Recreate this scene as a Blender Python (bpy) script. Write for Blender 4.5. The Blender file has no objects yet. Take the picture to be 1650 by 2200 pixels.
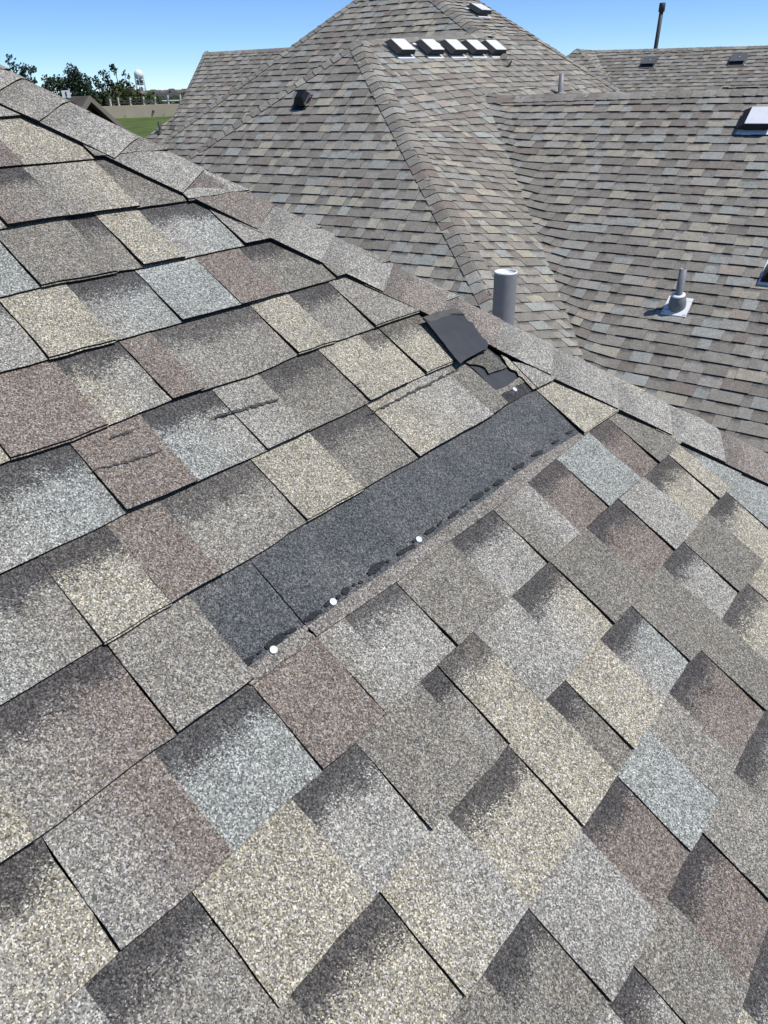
import bpy, bmesh, math, random
from mathutils import Vector, Matrix, noise
R = math.radians
S = bpy.context.scene
COL = S.collection
DATA={'CAM':{'right':[0.760691,0.648577,-0.026419],'up':[-0.318535,0.408441,0.855401],'back':[0.565584,-0.642281,0.517292]},'FG':{'o':[-1.5421,1.3546,5.557],'u':[0,1,0],
'v':[0.8468,0,-0.5319],'n':[0.5319,-0,0.8468]},'LINES':{0:[[-0.663,-0.002],[-0.619,-0.003]],1:[[-0.739,0.137],[-0.529,0.138]],2:[[-0.821,0.286],[-0.762,0.284],[-0.436,0.29]],
3:[[-0.901,0.431],[-0.834,0.428],[-0.647,0.433],[-0.422,0.434],[-0.343,0.433]],4:[[-0.978,0.57],[-0.903,0.571],[-0.785,0.572],[-0.663,0.572],[-0.533,0.574],[-0.4,0.574],
[-0.252,0.572]],5:[[-1.058,0.715],[-1.041,0.712],[-0.959,0.717],[-0.787,0.712],[-0.619,0.721],[-0.513,0.713],[-0.306,0.716],[-0.161,0.717]],6:[[-1.136,0.859],[-1.091,0.858],
[-0.989,0.857],[-0.96,0.856],[-0.733,0.861],[-0.466,0.86],[-0.291,0.856],[-0.165,0.857]],7:[[-1.214,1.001],[-1.084,1.001],[-0.99,1],[-0.847,1.002],[-0.74,0.996],[-0.468,0.998],
[-0.242,1],[-0.147,0.993],[-0.063,0.997],[0.017,0.997]],8:[[-1.293,1.143],[-1.249,1.145],[-1.144,1.142],[-1.086,1.143],[-0.972,1.143],[-0.806,1.144],[-0.691,1.146],[-0.551,1.144],
[-0.428,1.149],[-0.295,1.144],[-0.184,1.144],[-0.05,1.135],[0.108,1.14]],9:[[-1.333,1.284],[-1.259,1.283],[-1.167,1.287],[-1.078,1.284],[-1.027,1.285],[-0.908,1.287],
[-0.858,1.286],[-0.684,1.284],[-0.537,1.284],[-0.415,1.283],[-0.177,1.282],[0.068,1.285],[0.214,1.284]],10:[[-1.184,1.431],[-1.142,1.43],[-1.065,1.428],[-1.007,1.431],
[-0.919,1.429],[-0.781,1.433],[-0.637,1.429],[-0.569,1.431],[-0.447,1.432],[-0.329,1.433],[-0.128,1.428],[-0.074,1.43],[0.117,1.429]],11:[[-1.01,1.572],[-0.87,1.575],
[-0.731,1.575],[-0.622,1.574],[-0.332,1.568],[-0.278,1.574],[-0.077,1.571],[-0.023,1.576]],12:[[-0.879,1.712],[-0.813,1.716],[-0.622,1.714],[-0.572,1.717],[-0.507,1.714],
[-0.29,1.717]],13:[[-0.757,1.857],[-0.594,1.854]]},'PIECES':{0:[[None,0,'L',0]],1:[[None,0,'N',0],[-0.6901,0,'C',0],[-0.5554,1,'G',0]],2:[[None,0,'L',0],[-0.8084,1,'N>G',1],
[-0.6981,1,'G>C',0],[-0.5578,0,'T',0.6],[-0.4479,1,'L',0]],3:[[None,0,'B',0],[-0.8337,1,'T',0],[-0.7013,0,'T>G',1],[-0.6468,1,'C',0],[-0.5603,0,'L>B',1],[-0.416,1,'L',0]],
4:[[None,0,'L',0.7],[-0.904,1,'C',0],[-0.7919,0,'L>B',1],[-0.664,1,'B',0],[-0.5362,1,'N',0],[-0.4309,0,'T',1],[-0.2837,1,'G',0]],5:[[None,0,'C',0],[-1.0413,1,'N',0],
[-0.8988,0,'C>L',1],[-0.7852,1,'N',0],[-0.727,0,'G',0.8],[-0.5148,1,'C',0],[-0.4197,0,'G',1],[-0.3054,1,'G>L',0]],6:[[None,0,'L>B',1],[-0.9606,1,'N',0],[-0.8443,0,'B>L',1],
[-0.7101,1,'L>G',0],[-0.6144,0,'T',0.9],[-0.4634,1,'C',0],[-0.3538,0,'C',0.8],[-0.2935,1,'C',0.8],[-0.1654,2,'',0]],7:[[None,0,'B>G',1],[-1.0886,1,'C',1],[-0.9927,1,'N',0],
[-0.9097,0,'G',0.8],[-0.7434,1,'C',0],[-0.6169,0,'T',0.9],[-0.4704,1,'C>L',0],[-0.2337,1,'T',0],[-0.1733,2,'',0]],8:[[None,0,'G>N',1],[-1.085,1,'G',0],[-0.9659,2,'',0],
[-0.0592,1,'C',0]],9:[[None,0,'L>C',1],[-1.2514,1,'L>N',0],[-1.1138,0,'B',1],[-0.9722,1,'N',0],[-0.856,1,'G>L',0],[-0.8019,0,'L',0.9],[-0.6881,1,'T',0],[-0.5476,0,'L',1],
[-0.4165,1,'T>L',0],[-0.2977,0,'N',0.9],[-0.1794,1,'B',0],[-0.0333,0,'N',0.8],[0.0604,1,'T',0],[0.1727,1,'L',0]],10:[[None,0,'L',0],[-1.2849,0,'G',1],[-1.1675,1,'C',0],
[-1.0222,0,'L',1],[-0.9122,1,'T',0],[-0.7786,0,'G',1],[-0.7344,1,'C',0.9],[-0.6403,1,'L',0],[-0.5297,0,'L>C',1],[-0.4037,1,'T',0],[-0.2662,0,'N',1],[-0.1294,1,'L',0],
[-0.0091,0,'C',1],[0.1231,1,'C',0],[0.1852,0,'B',0.8]],11:[[None,0,'T',0],[-1.1449,0,'C',1],[-1.0095,1,'C>L',0],[-0.8769,0,'C',1],[-0.7328,1,'C',0],[-0.624,0,'T',1],
[-0.5691,1,'C',0],[-0.4491,0,'L>B',1],[-0.33,1,'T',0],[-0.1839,0,'L',1],[-0.0769,1,'T',0],[0.0656,0,'C',1],[0.1781,1,'B',0]],12:[[None,0,'T',0],[-0.9689,0,'T',1],[-0.8744,1,'L',0],
[-0.7363,0,'N',1],[-0.6216,1,'B',0],[-0.5085,1,'G',0],[-0.4177,0,'N',1],[-0.2774,1,'T',0],[-0.1713,0,'C',1],[-0.0209,1,'C',0]],13:[[None,0,'L',0],[-0.8745,0,'N>L',1],
[-0.8121,1,'T',0],[-0.7009,0,'N',1],[-0.5732,1,'G',0],[-0.4365,0,'G',1]],14:[[None,0,'C',0],[-0.7219,0,'L',1]]},'TORN':{'flap':[[-0.1875,0.7423],[-0.1403,0.7425],[-0.0821,0.7475],
[-0.0766,0.7563],[-0.0738,0.7696],[-0.079,0.7875],[-0.0705,0.7982],[-0.0783,0.8127],[-0.0816,0.8273],[-0.0855,0.8394],[-0.0819,0.8496],[-0.087,0.8589],[-0.1071,0.8699],
[-0.1353,0.8691],[-0.1687,0.8711],[-0.2086,0.8731],[-0.2012,0.8309],[-0.1944,0.7863]],'patch':[[-0.1759,0.8689],[-0.1309,0.8659],[-0.089,0.8645],[-0.0837,0.8844],[-0.0839,0.9043],
[-0.0823,0.9214],[-0.097,0.9233],[-0.1098,0.9225],[-0.1277,0.9194],[-0.1447,0.9159],[-0.1418,0.9071],[-0.1418,0.9007],[-0.1453,0.8906],[-0.1579,0.8838],[-0.1697,0.8765]],
'felt':[[-0.1769,0.8571],[-0.0781,0.8559],[-0.0639,0.9154],[-0.0683,0.958],[-0.0796,0.973],[-0.1751,0.968],[-0.1648,0.9261],[-0.1648,0.892]],'tan':[[-0.1785,0.9559],
[-0.1434,0.9585],[-0.1133,0.9585],[-0.0904,0.956],[-0.0675,0.9559],[-0.0714,0.9697],[-0.1033,0.9701],[-0.1364,0.97],[-0.1799,0.9695]],'dark':[[-0.1785,0.9691],[-0.135,0.9696],
[-0.1018,0.9697],[-0.0699,0.9693],[-0.0703,0.9954],[-0.1239,0.9949],[-0.1781,0.9938]],'fringe':[[-0.0692,0.8895],[-0.06,0.9043],[-0.0565,0.92],[-0.0568,0.9413],[-0.0591,0.9691],
[-0.0596,0.9974],[-0.0774,0.9963],[-0.0732,0.9838],[-0.076,0.9751],[-0.0703,0.9622],[-0.0768,0.9529],[-0.0718,0.9396],[-0.0791,0.93],[-0.0789,0.9168]],'tri':[[-0.0591,0.9179],
[-0.0369,0.9336],[-0.0103,0.9623],[0.0165,0.996],[0.0013,1.0014],[-0.0325,1],[-0.0623,0.9983],[-0.0611,0.9734],[-0.0599,0.9443]]},'TAR':[[-0.9702,1.121,-0.9484,1.12,0.0072],
[-0.942,1.119,-0.9344,1.1195,0.004],[-0.9278,1.1193,-0.8941,1.1188,0.0104],[-0.8921,1.1185,-0.8741,1.1216,0.0056],[-0.8572,1.1195,-0.8254,1.1217,0.008],
[-0.8163,1.1189,-0.8008,1.1176,0.0064],[-0.7927,1.1193,-0.7847,1.1191,0.0056],[-0.78,1.1193,-0.765,1.1172,0.0096],[-0.7567,1.1179,-0.7512,1.1186,0.004],
[-0.7457,1.1203,-0.7383,1.1212,0.0048],[-0.722,1.1174,-0.6833,1.1155,0.0104],[-0.6806,1.1172,-0.6733,1.1188,0.0048],[-0.6533,1.1181,-0.6138,1.1219,0.0072],
[-0.6128,1.1153,-0.6021,1.1166,0.0056],[-0.5804,1.1159,-0.5542,1.1185,0.0072],[-0.5467,1.1176,-0.5331,1.1147,0.0056],[-0.5159,1.117,-0.4864,1.1173,0.008],
[-0.4783,1.1163,-0.4568,1.1159,0.0032],[-0.4468,1.1136,-0.4097,1.1167,0.008],[-0.4018,1.1152,-0.3884,1.1166,0.0048],[-0.3749,1.1156,-0.3463,1.1177,0.0072],
[-0.3016,1.112,-0.2688,1.1152,0.008],[-0.234,1.1113,-0.1991,1.1159,0.0072],[-0.1587,1.1136,-0.1339,1.1163,0.0064],[-0.098,1.1146,-0.0755,1.1171,0.0056]],'NAILS':[[-0.9212,1.1277],
[-0.8017,1.1212],[-0.6,1.1185],[-0.1195,0.9748]],'TARLINE':[[-0.968,1.1236],[-0.8955,1.1223],[-0.7921,1.1207],[-0.6751,1.1218],[-0.5989,1.1218],[-0.3927,1.1204],[-0.2076,1.1186],
[-0.0442,1.1271]],'JOINT':[[-0.862,1.0022],[-0.8564,1.1245]],'SCUFF':[[[[-0.9636,0.7762],[-0.9288,0.7815],[-0.8903,0.7861],[-0.8526,0.7868]],0.0054],[[[-0.9116,0.7356],
[-0.884,0.7364],[-0.856,0.7379]],0.0045],[[[-0.7548,0.7669],[-0.7125,0.7725],[-0.6683,0.7783],[-0.6136,0.7847]],0.0063],[[[-0.4863,0.8792],[-0.4333,0.8803],[-0.3688,0.8774],
[-0.3041,0.8779],[-0.2374,0.8763],[-0.1947,0.8785]],0.0063],[[[-0.4744,0.8156],[-0.4542,0.8193],[-0.4335,0.8219]],0.002],[[[-0.4573,0.7832],[-0.4401,0.789],[-0.429,0.7973]],
0.0014],[[[-0.0829,1.1987],[-0.0774,1.2218]],0.0018]],'FR':{'F':{'o':[-7.586,8.3742,6.0846],'u':[0.982275,0.187446,-0],'v':[0.14632,-0.766761,-0.625035],
'n':[0.11716,-0.613956,0.780597]},'R':{'o':[-7.586,8.3742,6.0846],'u':[0.121907,0.992541,-0],'v':[0.85476,-0.104984,-0.508295],'n':[0.504504,-0.061965,0.861183]},
'W':{'o':[-6.2181,9.4539,5.3609],'u':[0.996155,0.087604,-0],'v':[0.073704,-0.838098,-0.540518],'n':[0.047351,-0.53844,0.841333]},'M':{'o':[-7.4707,11.1615,6.2176],
'u':[0.982275,0.187446,-0],'v':[0.14632,-0.766761,-0.625035],'n':[0.11716,-0.613956,0.780597]},'L':{'o':[-15.8898,12.9291,5.483],'u':[0.982275,0.187446,-0],
'v':[0.14632,-0.766761,-0.625035],'n':[0.11716,-0.613956,0.780597]},'Q':{'o':[-7.1567,20.096,5.1868],'u':[0.996155,0.087604,-0],'v':[0.073704,-0.838098,-0.540518],
'n':[0.047351,-0.53844,0.841333]},'R2':{'o':[-10.6476,21.3554,6.1893],'u':[0.121907,0.992541,-0],'v':[0.85476,-0.104984,-0.508295],'n':[0.504504,-0.061965,0.861183]},
'F2':{'o':[-10.7863,20.6739,6.2215],'u':[0.982275,0.187446,-0],'v':[0.14632,-0.766761,-0.625035],'n':[0.11716,-0.613956,0.780597]},'U2':{'o':[-7.4707,11.1615,6.2176],
'u':[0.121907,0.992541,-0],'v':[0.910073,-0.111778,-0.39909],'n':[0.396114,-0.048652,0.916912]}},'VAL':[[-0.038,-0.079],[3.7555,4.97135]],'POLY':{'F':[[0,0],[3.561,4.133],
[1.58,4.451],[-2.189,2.424]],'M':[[-2.218,-1.78],[0,0],[0.692,0.612],[0.175,3.222],[-5.7,2.566]],'L':[[-1.739,-1.47],[2.316,-1.45],[3.836,1.845],[-1.333,1.963]],
'L2':[[-1.379,0.588],[-0.801,1.946],[-2.181,1.654],[-1.99,1.391]],'W':[[-0.138,-0.079],[3.999,-0.162],[5.229,4.626],[3.655,4.971]],'U2':[[0.672,-2.799],[1.465,-3.053],[1.249,0],
[0,0]],'U1':[[0,0],[2.781,-0.262],[4.03,-0.262],[4.651,1.423],[4.858,2.158],[1.338,1.539]],'Rlow':[[0,0],[1.338,1.539],[-1.706,6.4],[-1.983,5.082]],'Q':[[-3.367,-1.855],
[2.164,-1.704],[2.742,0.547],[-1.581,0.495]],'R2':[[-0.693,-0.063],[0,-0],[-0.807,2.039],[-1.055,2.025]],'F2':[[-0.003,-0.009],[1.527,1.474],[-0.063,1.425],[-0.679,0.697]]},
'RLINES':[[[0.162,0.546],[2.104,0.471],[3.693,0.474]],[[0.322,0.675],[1.956,0.623],[3.535,0.618]],[[0.012,0.825],[1.703,0.769],[3.361,0.777]],[[-0.036,0.967],[1.632,0.906],
[3.214,0.911]],[[-0.063,1.118],[1.157,1.045],[1.419,1.044],[3.067,1.045]],[[-0.123,1.268],[1.13,1.154],[1.353,1.154],[2.926,1.173]],[[-0.221,1.422],[1.29,1.306]],[[-0.201,1.571],
[1.125,1.471]],[[-0.317,1.706],[0.928,1.625]],[[-0.36,1.793],[0.875,1.787]],[[-0.314,1.899],[0.799,1.941]],[[-0.35,1.995],[0.737,2.109]],[[-0.46,2.102],[0.653,2.231]],
[[-0.473,2.176],[0.546,2.358]],[[-0.515,2.282],[0.468,2.495]],[[-0.585,2.414],[0.376,2.625]],[[-0.623,2.514],[0.291,2.749]],[[-0.68,2.617],[0.237,2.873]],[[-0.73,2.742],
[0.154,3.005]],[[-0.755,2.861],[0.095,3.109]],[[-0.818,3.001],[0.022,3.232]],[[-0.846,3.12],[-0.052,3.359]],[[-0.904,3.253],[-0.106,3.466]],[[-0.963,3.383],[-0.176,3.591]],
[[-0.981,3.524],[-0.251,3.704]],[[-1.061,3.64],[-0.33,3.82]],[[-1.108,3.769],[-0.407,3.945]],[[-1.161,3.894],[-0.423,4.076]],[[-1.235,4.009],[-0.541,4.186]],[[-1.267,4.139],
[-0.577,4.305]],[[-1.308,4.264],[-0.672,4.427]],[[-1.196,4.436],[-0.752,4.549]],[[-1.285,4.553],[-0.834,4.669]],[[-1.431,4.664],[-0.891,4.791]],[[-1.481,4.785],[-0.963,4.911]],
[[-1.521,4.914],[-1.037,5.027]],[[-1.589,5.031],[-1.109,5.141]],[[-1.653,5.147],[-1.168,5.278]]],'PT':{'a':[-7.586,8.3742,6.0846],'hr':[-3.4837,5.8727,3.5013],
'hl':[-9.3813,6.1051,4.5693],'E':[-7.4707,11.1615,6.2176],'mpk':[-9.9101,12.1104,7.33],'mhl':[-12.6943,8.1258,4.614],'mhl0':[-10.9274,10.6477,6.3323],
'upk':[-10.0709,12.957,7.4361],'um':[-7.3187,12.4017,6.2178],'usil':[-5.1492,12.9691,4.9876],'us0':[-8.2516,12.0825,6.7413],'us1':[-5.8029,12.8415,5.3614],
'v0':[-6.251,9.501,5.3929],'v2':[-2.4838,5.9896,2.9337],'wr':[-2.2423,9.9303,5.4421],'la':[-17.8126,13.7303,6.4018],'lb':[-14.8848,14.2764,6.3918],'lc':[-17.2241,12.06,4.9997],
'ld':[-17.7903,11.2518,4.449],'qa':[-10.7082,21.3878,6.2134],'qb':[-5.1271,21.7134,6.1077],'q0':[-10.8023,20.702,6.2329],'q1':[-9.0281,20.1975,5.1572]},'VENTS':[[[0.329,0.254],
[0.565,0.248],[0.575,0.499],[0.323,0.506]]],'PIPE':{'big':[-1.9182,3.1525,4.781],'boot':[-2.3538,7.0843,3.627],'boottop':[-2.3538,7.0843,3.627],'pole':[-9.1553,21.4404,6.1597],
'upipe':[-6.0152,11.1238,5.3622],'lpipe':[-17.3212,11.6622,4.7014]},'V6':[[0.626,-0.934],[0.467,-0.555]],'FBOX':[[-0.386,1.114],[-0.257,1.14]],'WV':[[3.468,0.595],[3.478,0.373],
[4.237,2.753]],'QV':[[-1.783,-1.049],[-1.425,-1.085],[-1.875,-1.301],[-1.497,-1.391],[0.398,-1.016],[0.737,-1.049],[0.412,-1.246],[0.661,-1.372]],
'FAR':{'wall':[[-200.969,119.26,0],[-173.085,124.249,0]]},'RAY':{'tree_a':[-0.90462,0.42581,0.0187],'tree_b':[-0.89343,0.44891,0.01598],'tree_c':[-0.875,0.48388,0.0151],
'tree_d':[-0.8551,0.51827,0.01419],'tree_e':[-0.84735,0.53103,-0.00224],'tower':[-0.83694,0.54707,0.01568],'gab':[-0.86873,0.49526,-0.0038],'sign':[-0.87937,0.47613,-0.00133]},
'PX':{},'SIL':[[0,150],[166,221],[312,297],[451,366],[620,445],[845,578],[1060,680],[1218,750],[1338,813],[1557,923],[1650,990]]}

# ------------------------------------------------------------------ camera, sky, sun
H = 5.6
cam_d = bpy.data.cameras.new('camera'); cam = bpy.data.objects.new('camera', cam_d); COL.objects.link(cam)
r_, u_, b_ = (Vector(DATA['CAM'][k]) for k in ('right', 'up', 'back'))
cam.matrix_world = Matrix(((r_.x, u_.x, b_.x, 0), (r_.y, u_.y, b_.y, 0), (r_.z, u_.z, b_.z, H), (0, 0, 0, 1)))
cam_d.sensor_fit = 'VERTICAL'; cam_d.sensor_height = 36; cam_d.lens = 36 * 1524.7 / 2200
cam_d.clip_start = 0.05; cam_d.clip_end = 6000
S.camera = cam
SUN_AZ, SUN_EL = 23, 60
W = bpy.data.worlds.new('World'); S.world = W; W.use_nodes = True
nt = W.node_tree; bg = nt.nodes['Background']
sky = nt.nodes.new('ShaderNodeTexSky'); sky.sky_type = 'NISHITA'; sky.sun_disc = False
sky.sun_elevation = R(SUN_EL); sky.sun_rotation = R(90 - SUN_AZ); sky.altitude = 6500
sky.air_density = 1.3; sky.dust_density = 0.0; sky.ozone_density = 8.0
nt.links.new(sky.outputs[0], bg.inputs[0]); bg.inputs[1].default_value = 0.15
sl = bpy.data.lights.new('sun', 'SUN'); sl.energy = 4.6; sl.angle = R(0.53); sl.color = (1, .965, .915)
so = bpy.data.objects.new('sun', sl); COL.objects.link(so)
sd = Vector((math.cos(R(SUN_AZ)) * math.cos(R(SUN_EL)), math.sin(R(SUN_AZ)) * math.cos(R(SUN_EL)), math.sin(R(SUN_EL))))
so.rotation_euler = sd.to_track_quat('Z', 'Y').to_euler(); so.location = (0, 0, 30)
S.view_settings.view_transform = 'Standard'; S.view_settings.look = 'None'
S.view_settings.gamma = 1; S.view_settings.exposure = 0.0; S.view_settings.use_curve_mapping = False

# ------------------------------------------------------------------ helpers
rnd = random.Random(7)
def lin(c): return tuple((x / 12.92 if x <= .04045 else ((x + .055) / 1.055) ** 2.4) for x in (c[0] / 255, c[1] / 255, c[2] / 255))
KLIT = 1.42
def pal(*c): return tuple(x / KLIT for x in lin(c))
def pal(*c):
    y = .3 * c[0] + .55 * c[1] + .15 * c[2]; return tuple(x / KLIT for x in lin([y + (v - y) * .74 for v in c]))
PAL = dict(C=pal(184, 174, 147), L=pal(172, 167, 154), B=pal(166, 170, 161), G=pal(157, 150, 135), T=pal(143, 136, 121),
           N=pal(144, 127, 113), P=pal(180, 160, 138))
DARK = pal(82, 78, 77)

def link(o, parent=None, label=None, cat=None, group=None, kind=None):
    COL.objects.link(o)
    if parent: o.parent = parent
    if label: o['label'] = label
    if cat: o['category'] = cat
    if group: o['group'] = group
    if kind: o['kind'] = kind
    return o
def thing(name, loc, label, cat, group=None):
    o = bpy.data.objects.new(name, None); o.empty_display_size = .1
    return link(o, None, label, cat, group)
def mesh_obj(name, V, F, mats, parent=None, fm=None, attrs=None, smooth=False, **kw):
    me = bpy.data.meshes.new(name)
    me.from_pydata([tuple(v) for v in V], [], F)
    for m in mats: me.materials.append(m)
    if fm: me.polygons.foreach_set('material_index', fm)
    if attrs:
        for k, vals in attrs.items():
            a = me.attributes.new(k, 'FLOAT_COLOR', 'POINT')
            a.data.foreach_set('color', [x for v in vals for x in v])
    if smooth: me.polygons.foreach_set('use_smooth', [True] * len(me.polygons))
    me.update()
    return link(bpy.data.objects.new(name, me), parent, **kw)
def bm_obj(name, bm, mats, parent=None, smooth=False, **kw):
    bmesh.ops.recalc_face_normals(bm, faces=bm.faces[:])
    me = bpy.data.meshes.new(name); bm.to_mesh(me); bm.free()
    for m in mats: me.materials.append(m)
    if smooth: me.polygons.foreach_set('use_smooth', [True] * len(me.polygons))
    return link(bpy.data.objects.new(name, me), parent, **kw)

# ------------------------------------------------------------------ materials
def mat(name, col, rough=.7, metal=0., spec=.3, noise_amp=0., noise_scale=8., bump=0., bump_scale=60.):
    m = bpy.data.materials.new(name); m.use_nodes = True; n = m.node_tree.nodes; l = m.node_tree.links
    p = n['Principled BSDF']; p.inputs['Base Color'].default_value = (*col, 1); p.inputs['Roughness'].default_value = rough
    p.inputs['Metallic'].default_value = metal; p.inputs['Specular IOR Level'].default_value = spec
    if noise_amp or bump:
        g = n.new('ShaderNodeNewGeometry')
        if noise_amp:
            t = n.new('ShaderNodeTexNoise'); t.inputs['Scale'].default_value = noise_scale; t.inputs['Detail'].default_value = 5
            l.new(g.outputs['Position'], t.inputs['Vector'])
            mr = n.new('ShaderNodeMapRange'); mr.inputs[1].default_value = .25; mr.inputs[2].default_value = .75
            mr.inputs[3].default_value = 1 - noise_amp; mr.inputs[4].default_value = 1 + noise_amp
            l.new(t.outputs['Fac'], mr.inputs[0])
            vm = n.new('ShaderNodeVectorMath'); vm.operation = 'SCALE'; vm.inputs[0].default_value = col
            l.new(mr.outputs[0], vm.inputs['Scale']); l.new(vm.outputs[0], p.inputs['Base Color'])
        if bump:
            t2 = n.new('ShaderNodeTexNoise'); t2.inputs['Scale'].default_value = bump_scale; t2.inputs['Detail'].default_value = 4
            l.new(g.outputs['Position'], t2.inputs['Vector'])
            b = n.new('ShaderNodeBump'); b.inputs['Strength'].default_value = bump; b.inputs['Distance'].default_value = .01
            l.new(t2.outputs['Fac'], b.inputs['Height']); l.new(b.outputs[0], p.inputs['Normal'])
    return m

def granule_mat():
    m = bpy.data.materials.new('mineral_granules'); m.use_nodes = True; n = m.node_tree.nodes; l = m.node_tree.links
    p = n['Principled BSDF']; p.inputs['Roughness'].default_value = .85; p.inputs['Specular IOR Level'].default_value = .25
    g = n.new('ShaderNodeNewGeometry')
    def math_(op, a=None, b=None, c=None):
        x = n.new('ShaderNodeMath'); x.operation = op
        for i, v in enumerate((a, b, c)):
            if v is None: continue
            if isinstance(v, (int, float)): x.inputs[i].default_value = v
            else: l.new(v, x.inputs[i])
        return x.outputs[0]
    def vor(scale):
        v = n.new('ShaderNodeTexVoronoi'); v.inputs['Scale'].default_value = scale
        l.new(g.outputs['Position'], v.inputs['Vector']); return v
    def noi(scale, det=2):
        v = n.new('ShaderNodeTexNoise'); v.inputs['Scale'].default_value = scale; v.inputs['Detail'].default_value = det
        l.new(g.outputs['Position'], v.inputs['Vector']); return v.outputs['Fac']
    v1 = vor(640); sp = n.new('ShaderNodeSeparateColor'); l.new(v1.outputs['Color'], sp.inputs[0])
    v2 = vor(290); sp2 = n.new('ShaderNodeSeparateColor'); l.new(v2.outputs['Color'], sp2.inputs[0])
    a1 = n.new('ShaderNodeAttribute'); a1.attribute_name = 'bcol'
    a2 = n.new('ShaderNodeAttribute'); a2.attribute_name = 'bprm'
    sc = n.new('ShaderNodeSeparateColor'); l.new(a2.outputs['Color'], sc.inputs[0])
    tv, band = sc.outputs[0], sc.outputs[1]
    # printed dark blend band at the head of a tab, dithered granule by granule
    t = math_('ADD', tv, math_('MULTIPLY', math_('SUBTRACT', noi(26, 4), .5), .42))
    t = math_('ADD', t, math_('MULTIPLY', math_('SUBTRACT', sp.outputs[1], .5), .26))
    mr = n.new('ShaderNodeMapRange'); mr.interpolation_type = 'SMOOTHSTEP'
    for i, v in ((1, .22), (2, .38), (3, 1.), (4, 0.)): mr.inputs[i].default_value = v
    l.new(t, mr.inputs[0]); mask = math_('MULTIPLY', mr.outputs[0], math_('MULTIPLY', band, .92))
    mx = n.new('ShaderNodeMix'); mx.data_type = 'RGBA'; l.new(mask, mx.inputs[0]); l.new(a1.outputs['Color'], mx.inputs[6])
    mx.inputs[7].default_value = (*DARK, 1)
    drift = n.new('ShaderNodeMapRange'); drift.inputs[1].default_value = .36; drift.inputs[2].default_value = .68; drift.inputs[3].default_value = 0; drift.inputs[4].default_value = .22
    l.new(math_('ADD', noi(11, 3), math_('MULTIPLY', math_('SUBTRACT', sp2.outputs[1], .5), .22)), drift.inputs[0])
    md = n.new('ShaderNodeMix'); md.data_type = 'RGBA'; l.new(drift.outputs[0], md.inputs[0]); l.new(mx.outputs[2], md.inputs[6])
    md.inputs[7].default_value = (*PAL['G'], 1)
    dm = math_('SUBTRACT', 1.0, mask); l.new(math_('MULTIPLY', drift.outputs[0], dm), md.inputs[0])
    mx = md
    wear = n.new('ShaderNodeMapRange'); wear.inputs[1].default_value = .66; wear.inputs[2].default_value = .74; wear.inputs[3].default_value = 1; wear.inputs[4].default_value = .66
    l.new(noi(48, 6), wear.inputs[0])
    # granule to granule brightness
    r = n.new('ShaderNodeValToRGB'); r.color_ramp.interpolation = 'LINEAR'
    els = r.color_ramp.elements; els[0].position = 0; els[0].color = (.14,) * 3 + (1,); els[1].position = 1; els[1].color = (1.12,) * 3 + (1,)
    for pos, v in ((.2, .24), (.34, .40), (.62, .51), (.76, .67), (.9, 1.0)):
        e = els.new(pos); e.color = (v, v, v, 1)
    l.new(sp.outputs[0], r.inputs[0])
    r2 = n.new('ShaderNodeMapRange'); r2.inputs[3].default_value = .80; r2.inputs[4].default_value = 1.20; l.new(sp2.outputs[0], r2.inputs[0])
    big = n.new('ShaderNodeMapRange'); big.inputs[1].default_value = .3; big.inputs[2].default_value = .7
    big.inputs[3].default_value = .90; big.inputs[4].default_value = 1.10; l.new(noi(13, 4), big.inputs[0])
    f = math_('MULTIPLY', math_('MULTIPLY', r.outputs[0], 1.92), math_('MULTIPLY', math_('MULTIPLY', r2.outputs[0], wear.outputs[0]), big.outputs[0]))
    vm = n.new('ShaderNodeVectorMath'); vm.operation = 'SCALE'; l.new(mx.outputs[2], vm.inputs[0]); l.new(f, vm.inputs['Scale'])
    # a few warm or cool grains
    hs = n.new('ShaderNodeHueSaturation'); l.new(vm.outputs[0], hs.inputs['Color'])
    sm = n.new('ShaderNodeMapRange'); sm.inputs[3].default_value = .3; sm.inputs[4].default_value = 1.5; l.new(sp.outputs[2], sm.inputs[0])
    l.new(sm.outputs[0], hs.inputs['Saturation'])
    l.new(hs.outputs[0], p.inputs['Base Color'])
    b = n.new('ShaderNodeBump'); b.inputs['Strength'].default_value = .55; b.inputs['Distance'].default_value = .0012; b.invert = True
    l.new(v1.outputs['Distance'], b.inputs['Height']); l.new(b.outputs[0], p.inputs['Normal'])
    return m
GR = granule_mat()
EDGE = mat('asphalt_edge', (.018, .017, .017), .9, spec=.1)
DECK = mat('dark_deck', (.012, .012, .012), .95, spec=.05)
FELT = mat('smooth_asphalt_back', (.040, .043, .048), .55, spec=.35, noise_amp=.18, noise_scale=40, bump=.15, bump_scale=300)
TARM = mat('sealant_tar', (.012, .013, .015), .45, spec=.4, bump=.5, bump_scale=260)
NAILM = mat('galvanised_nail', (.75, .75, .74), .35, metal=.2, spec=.6)
WHITE = mat('white_metal', (.78, .79, .80), .4, spec=.5, noise_amp=.04, noise_scale=20)
LIDM = mat('pale_lid_metal', (.74, .75, .78), .35, spec=.5, noise_amp=.06, noise_scale=9)
HOODM = mat('charcoal_metal', (.020, .021, .022), .6, spec=.3)  # charcoal of dark fittings, and the painted shade on pale vents' sides
BLACKM = mat('black_plastic', (.008, .009, .011), .4, spec=.4)
GREYM = mat('grey_painted_pipe', (.24, .24, .255), .45, spec=.4, noise_amp=.08, noise_scale=30, bump=.08, bump_scale=25)
BOOTM = mat('grey_rubber_boot', (.20, .205, .215), .5, spec=.4, noise_amp=.05, noise_scale=40)
VGREY = mat('weathered_grey_metal', (.11, .112, .115), .5, spec=.4, noise_amp=.15, noise_scale=15)
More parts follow.
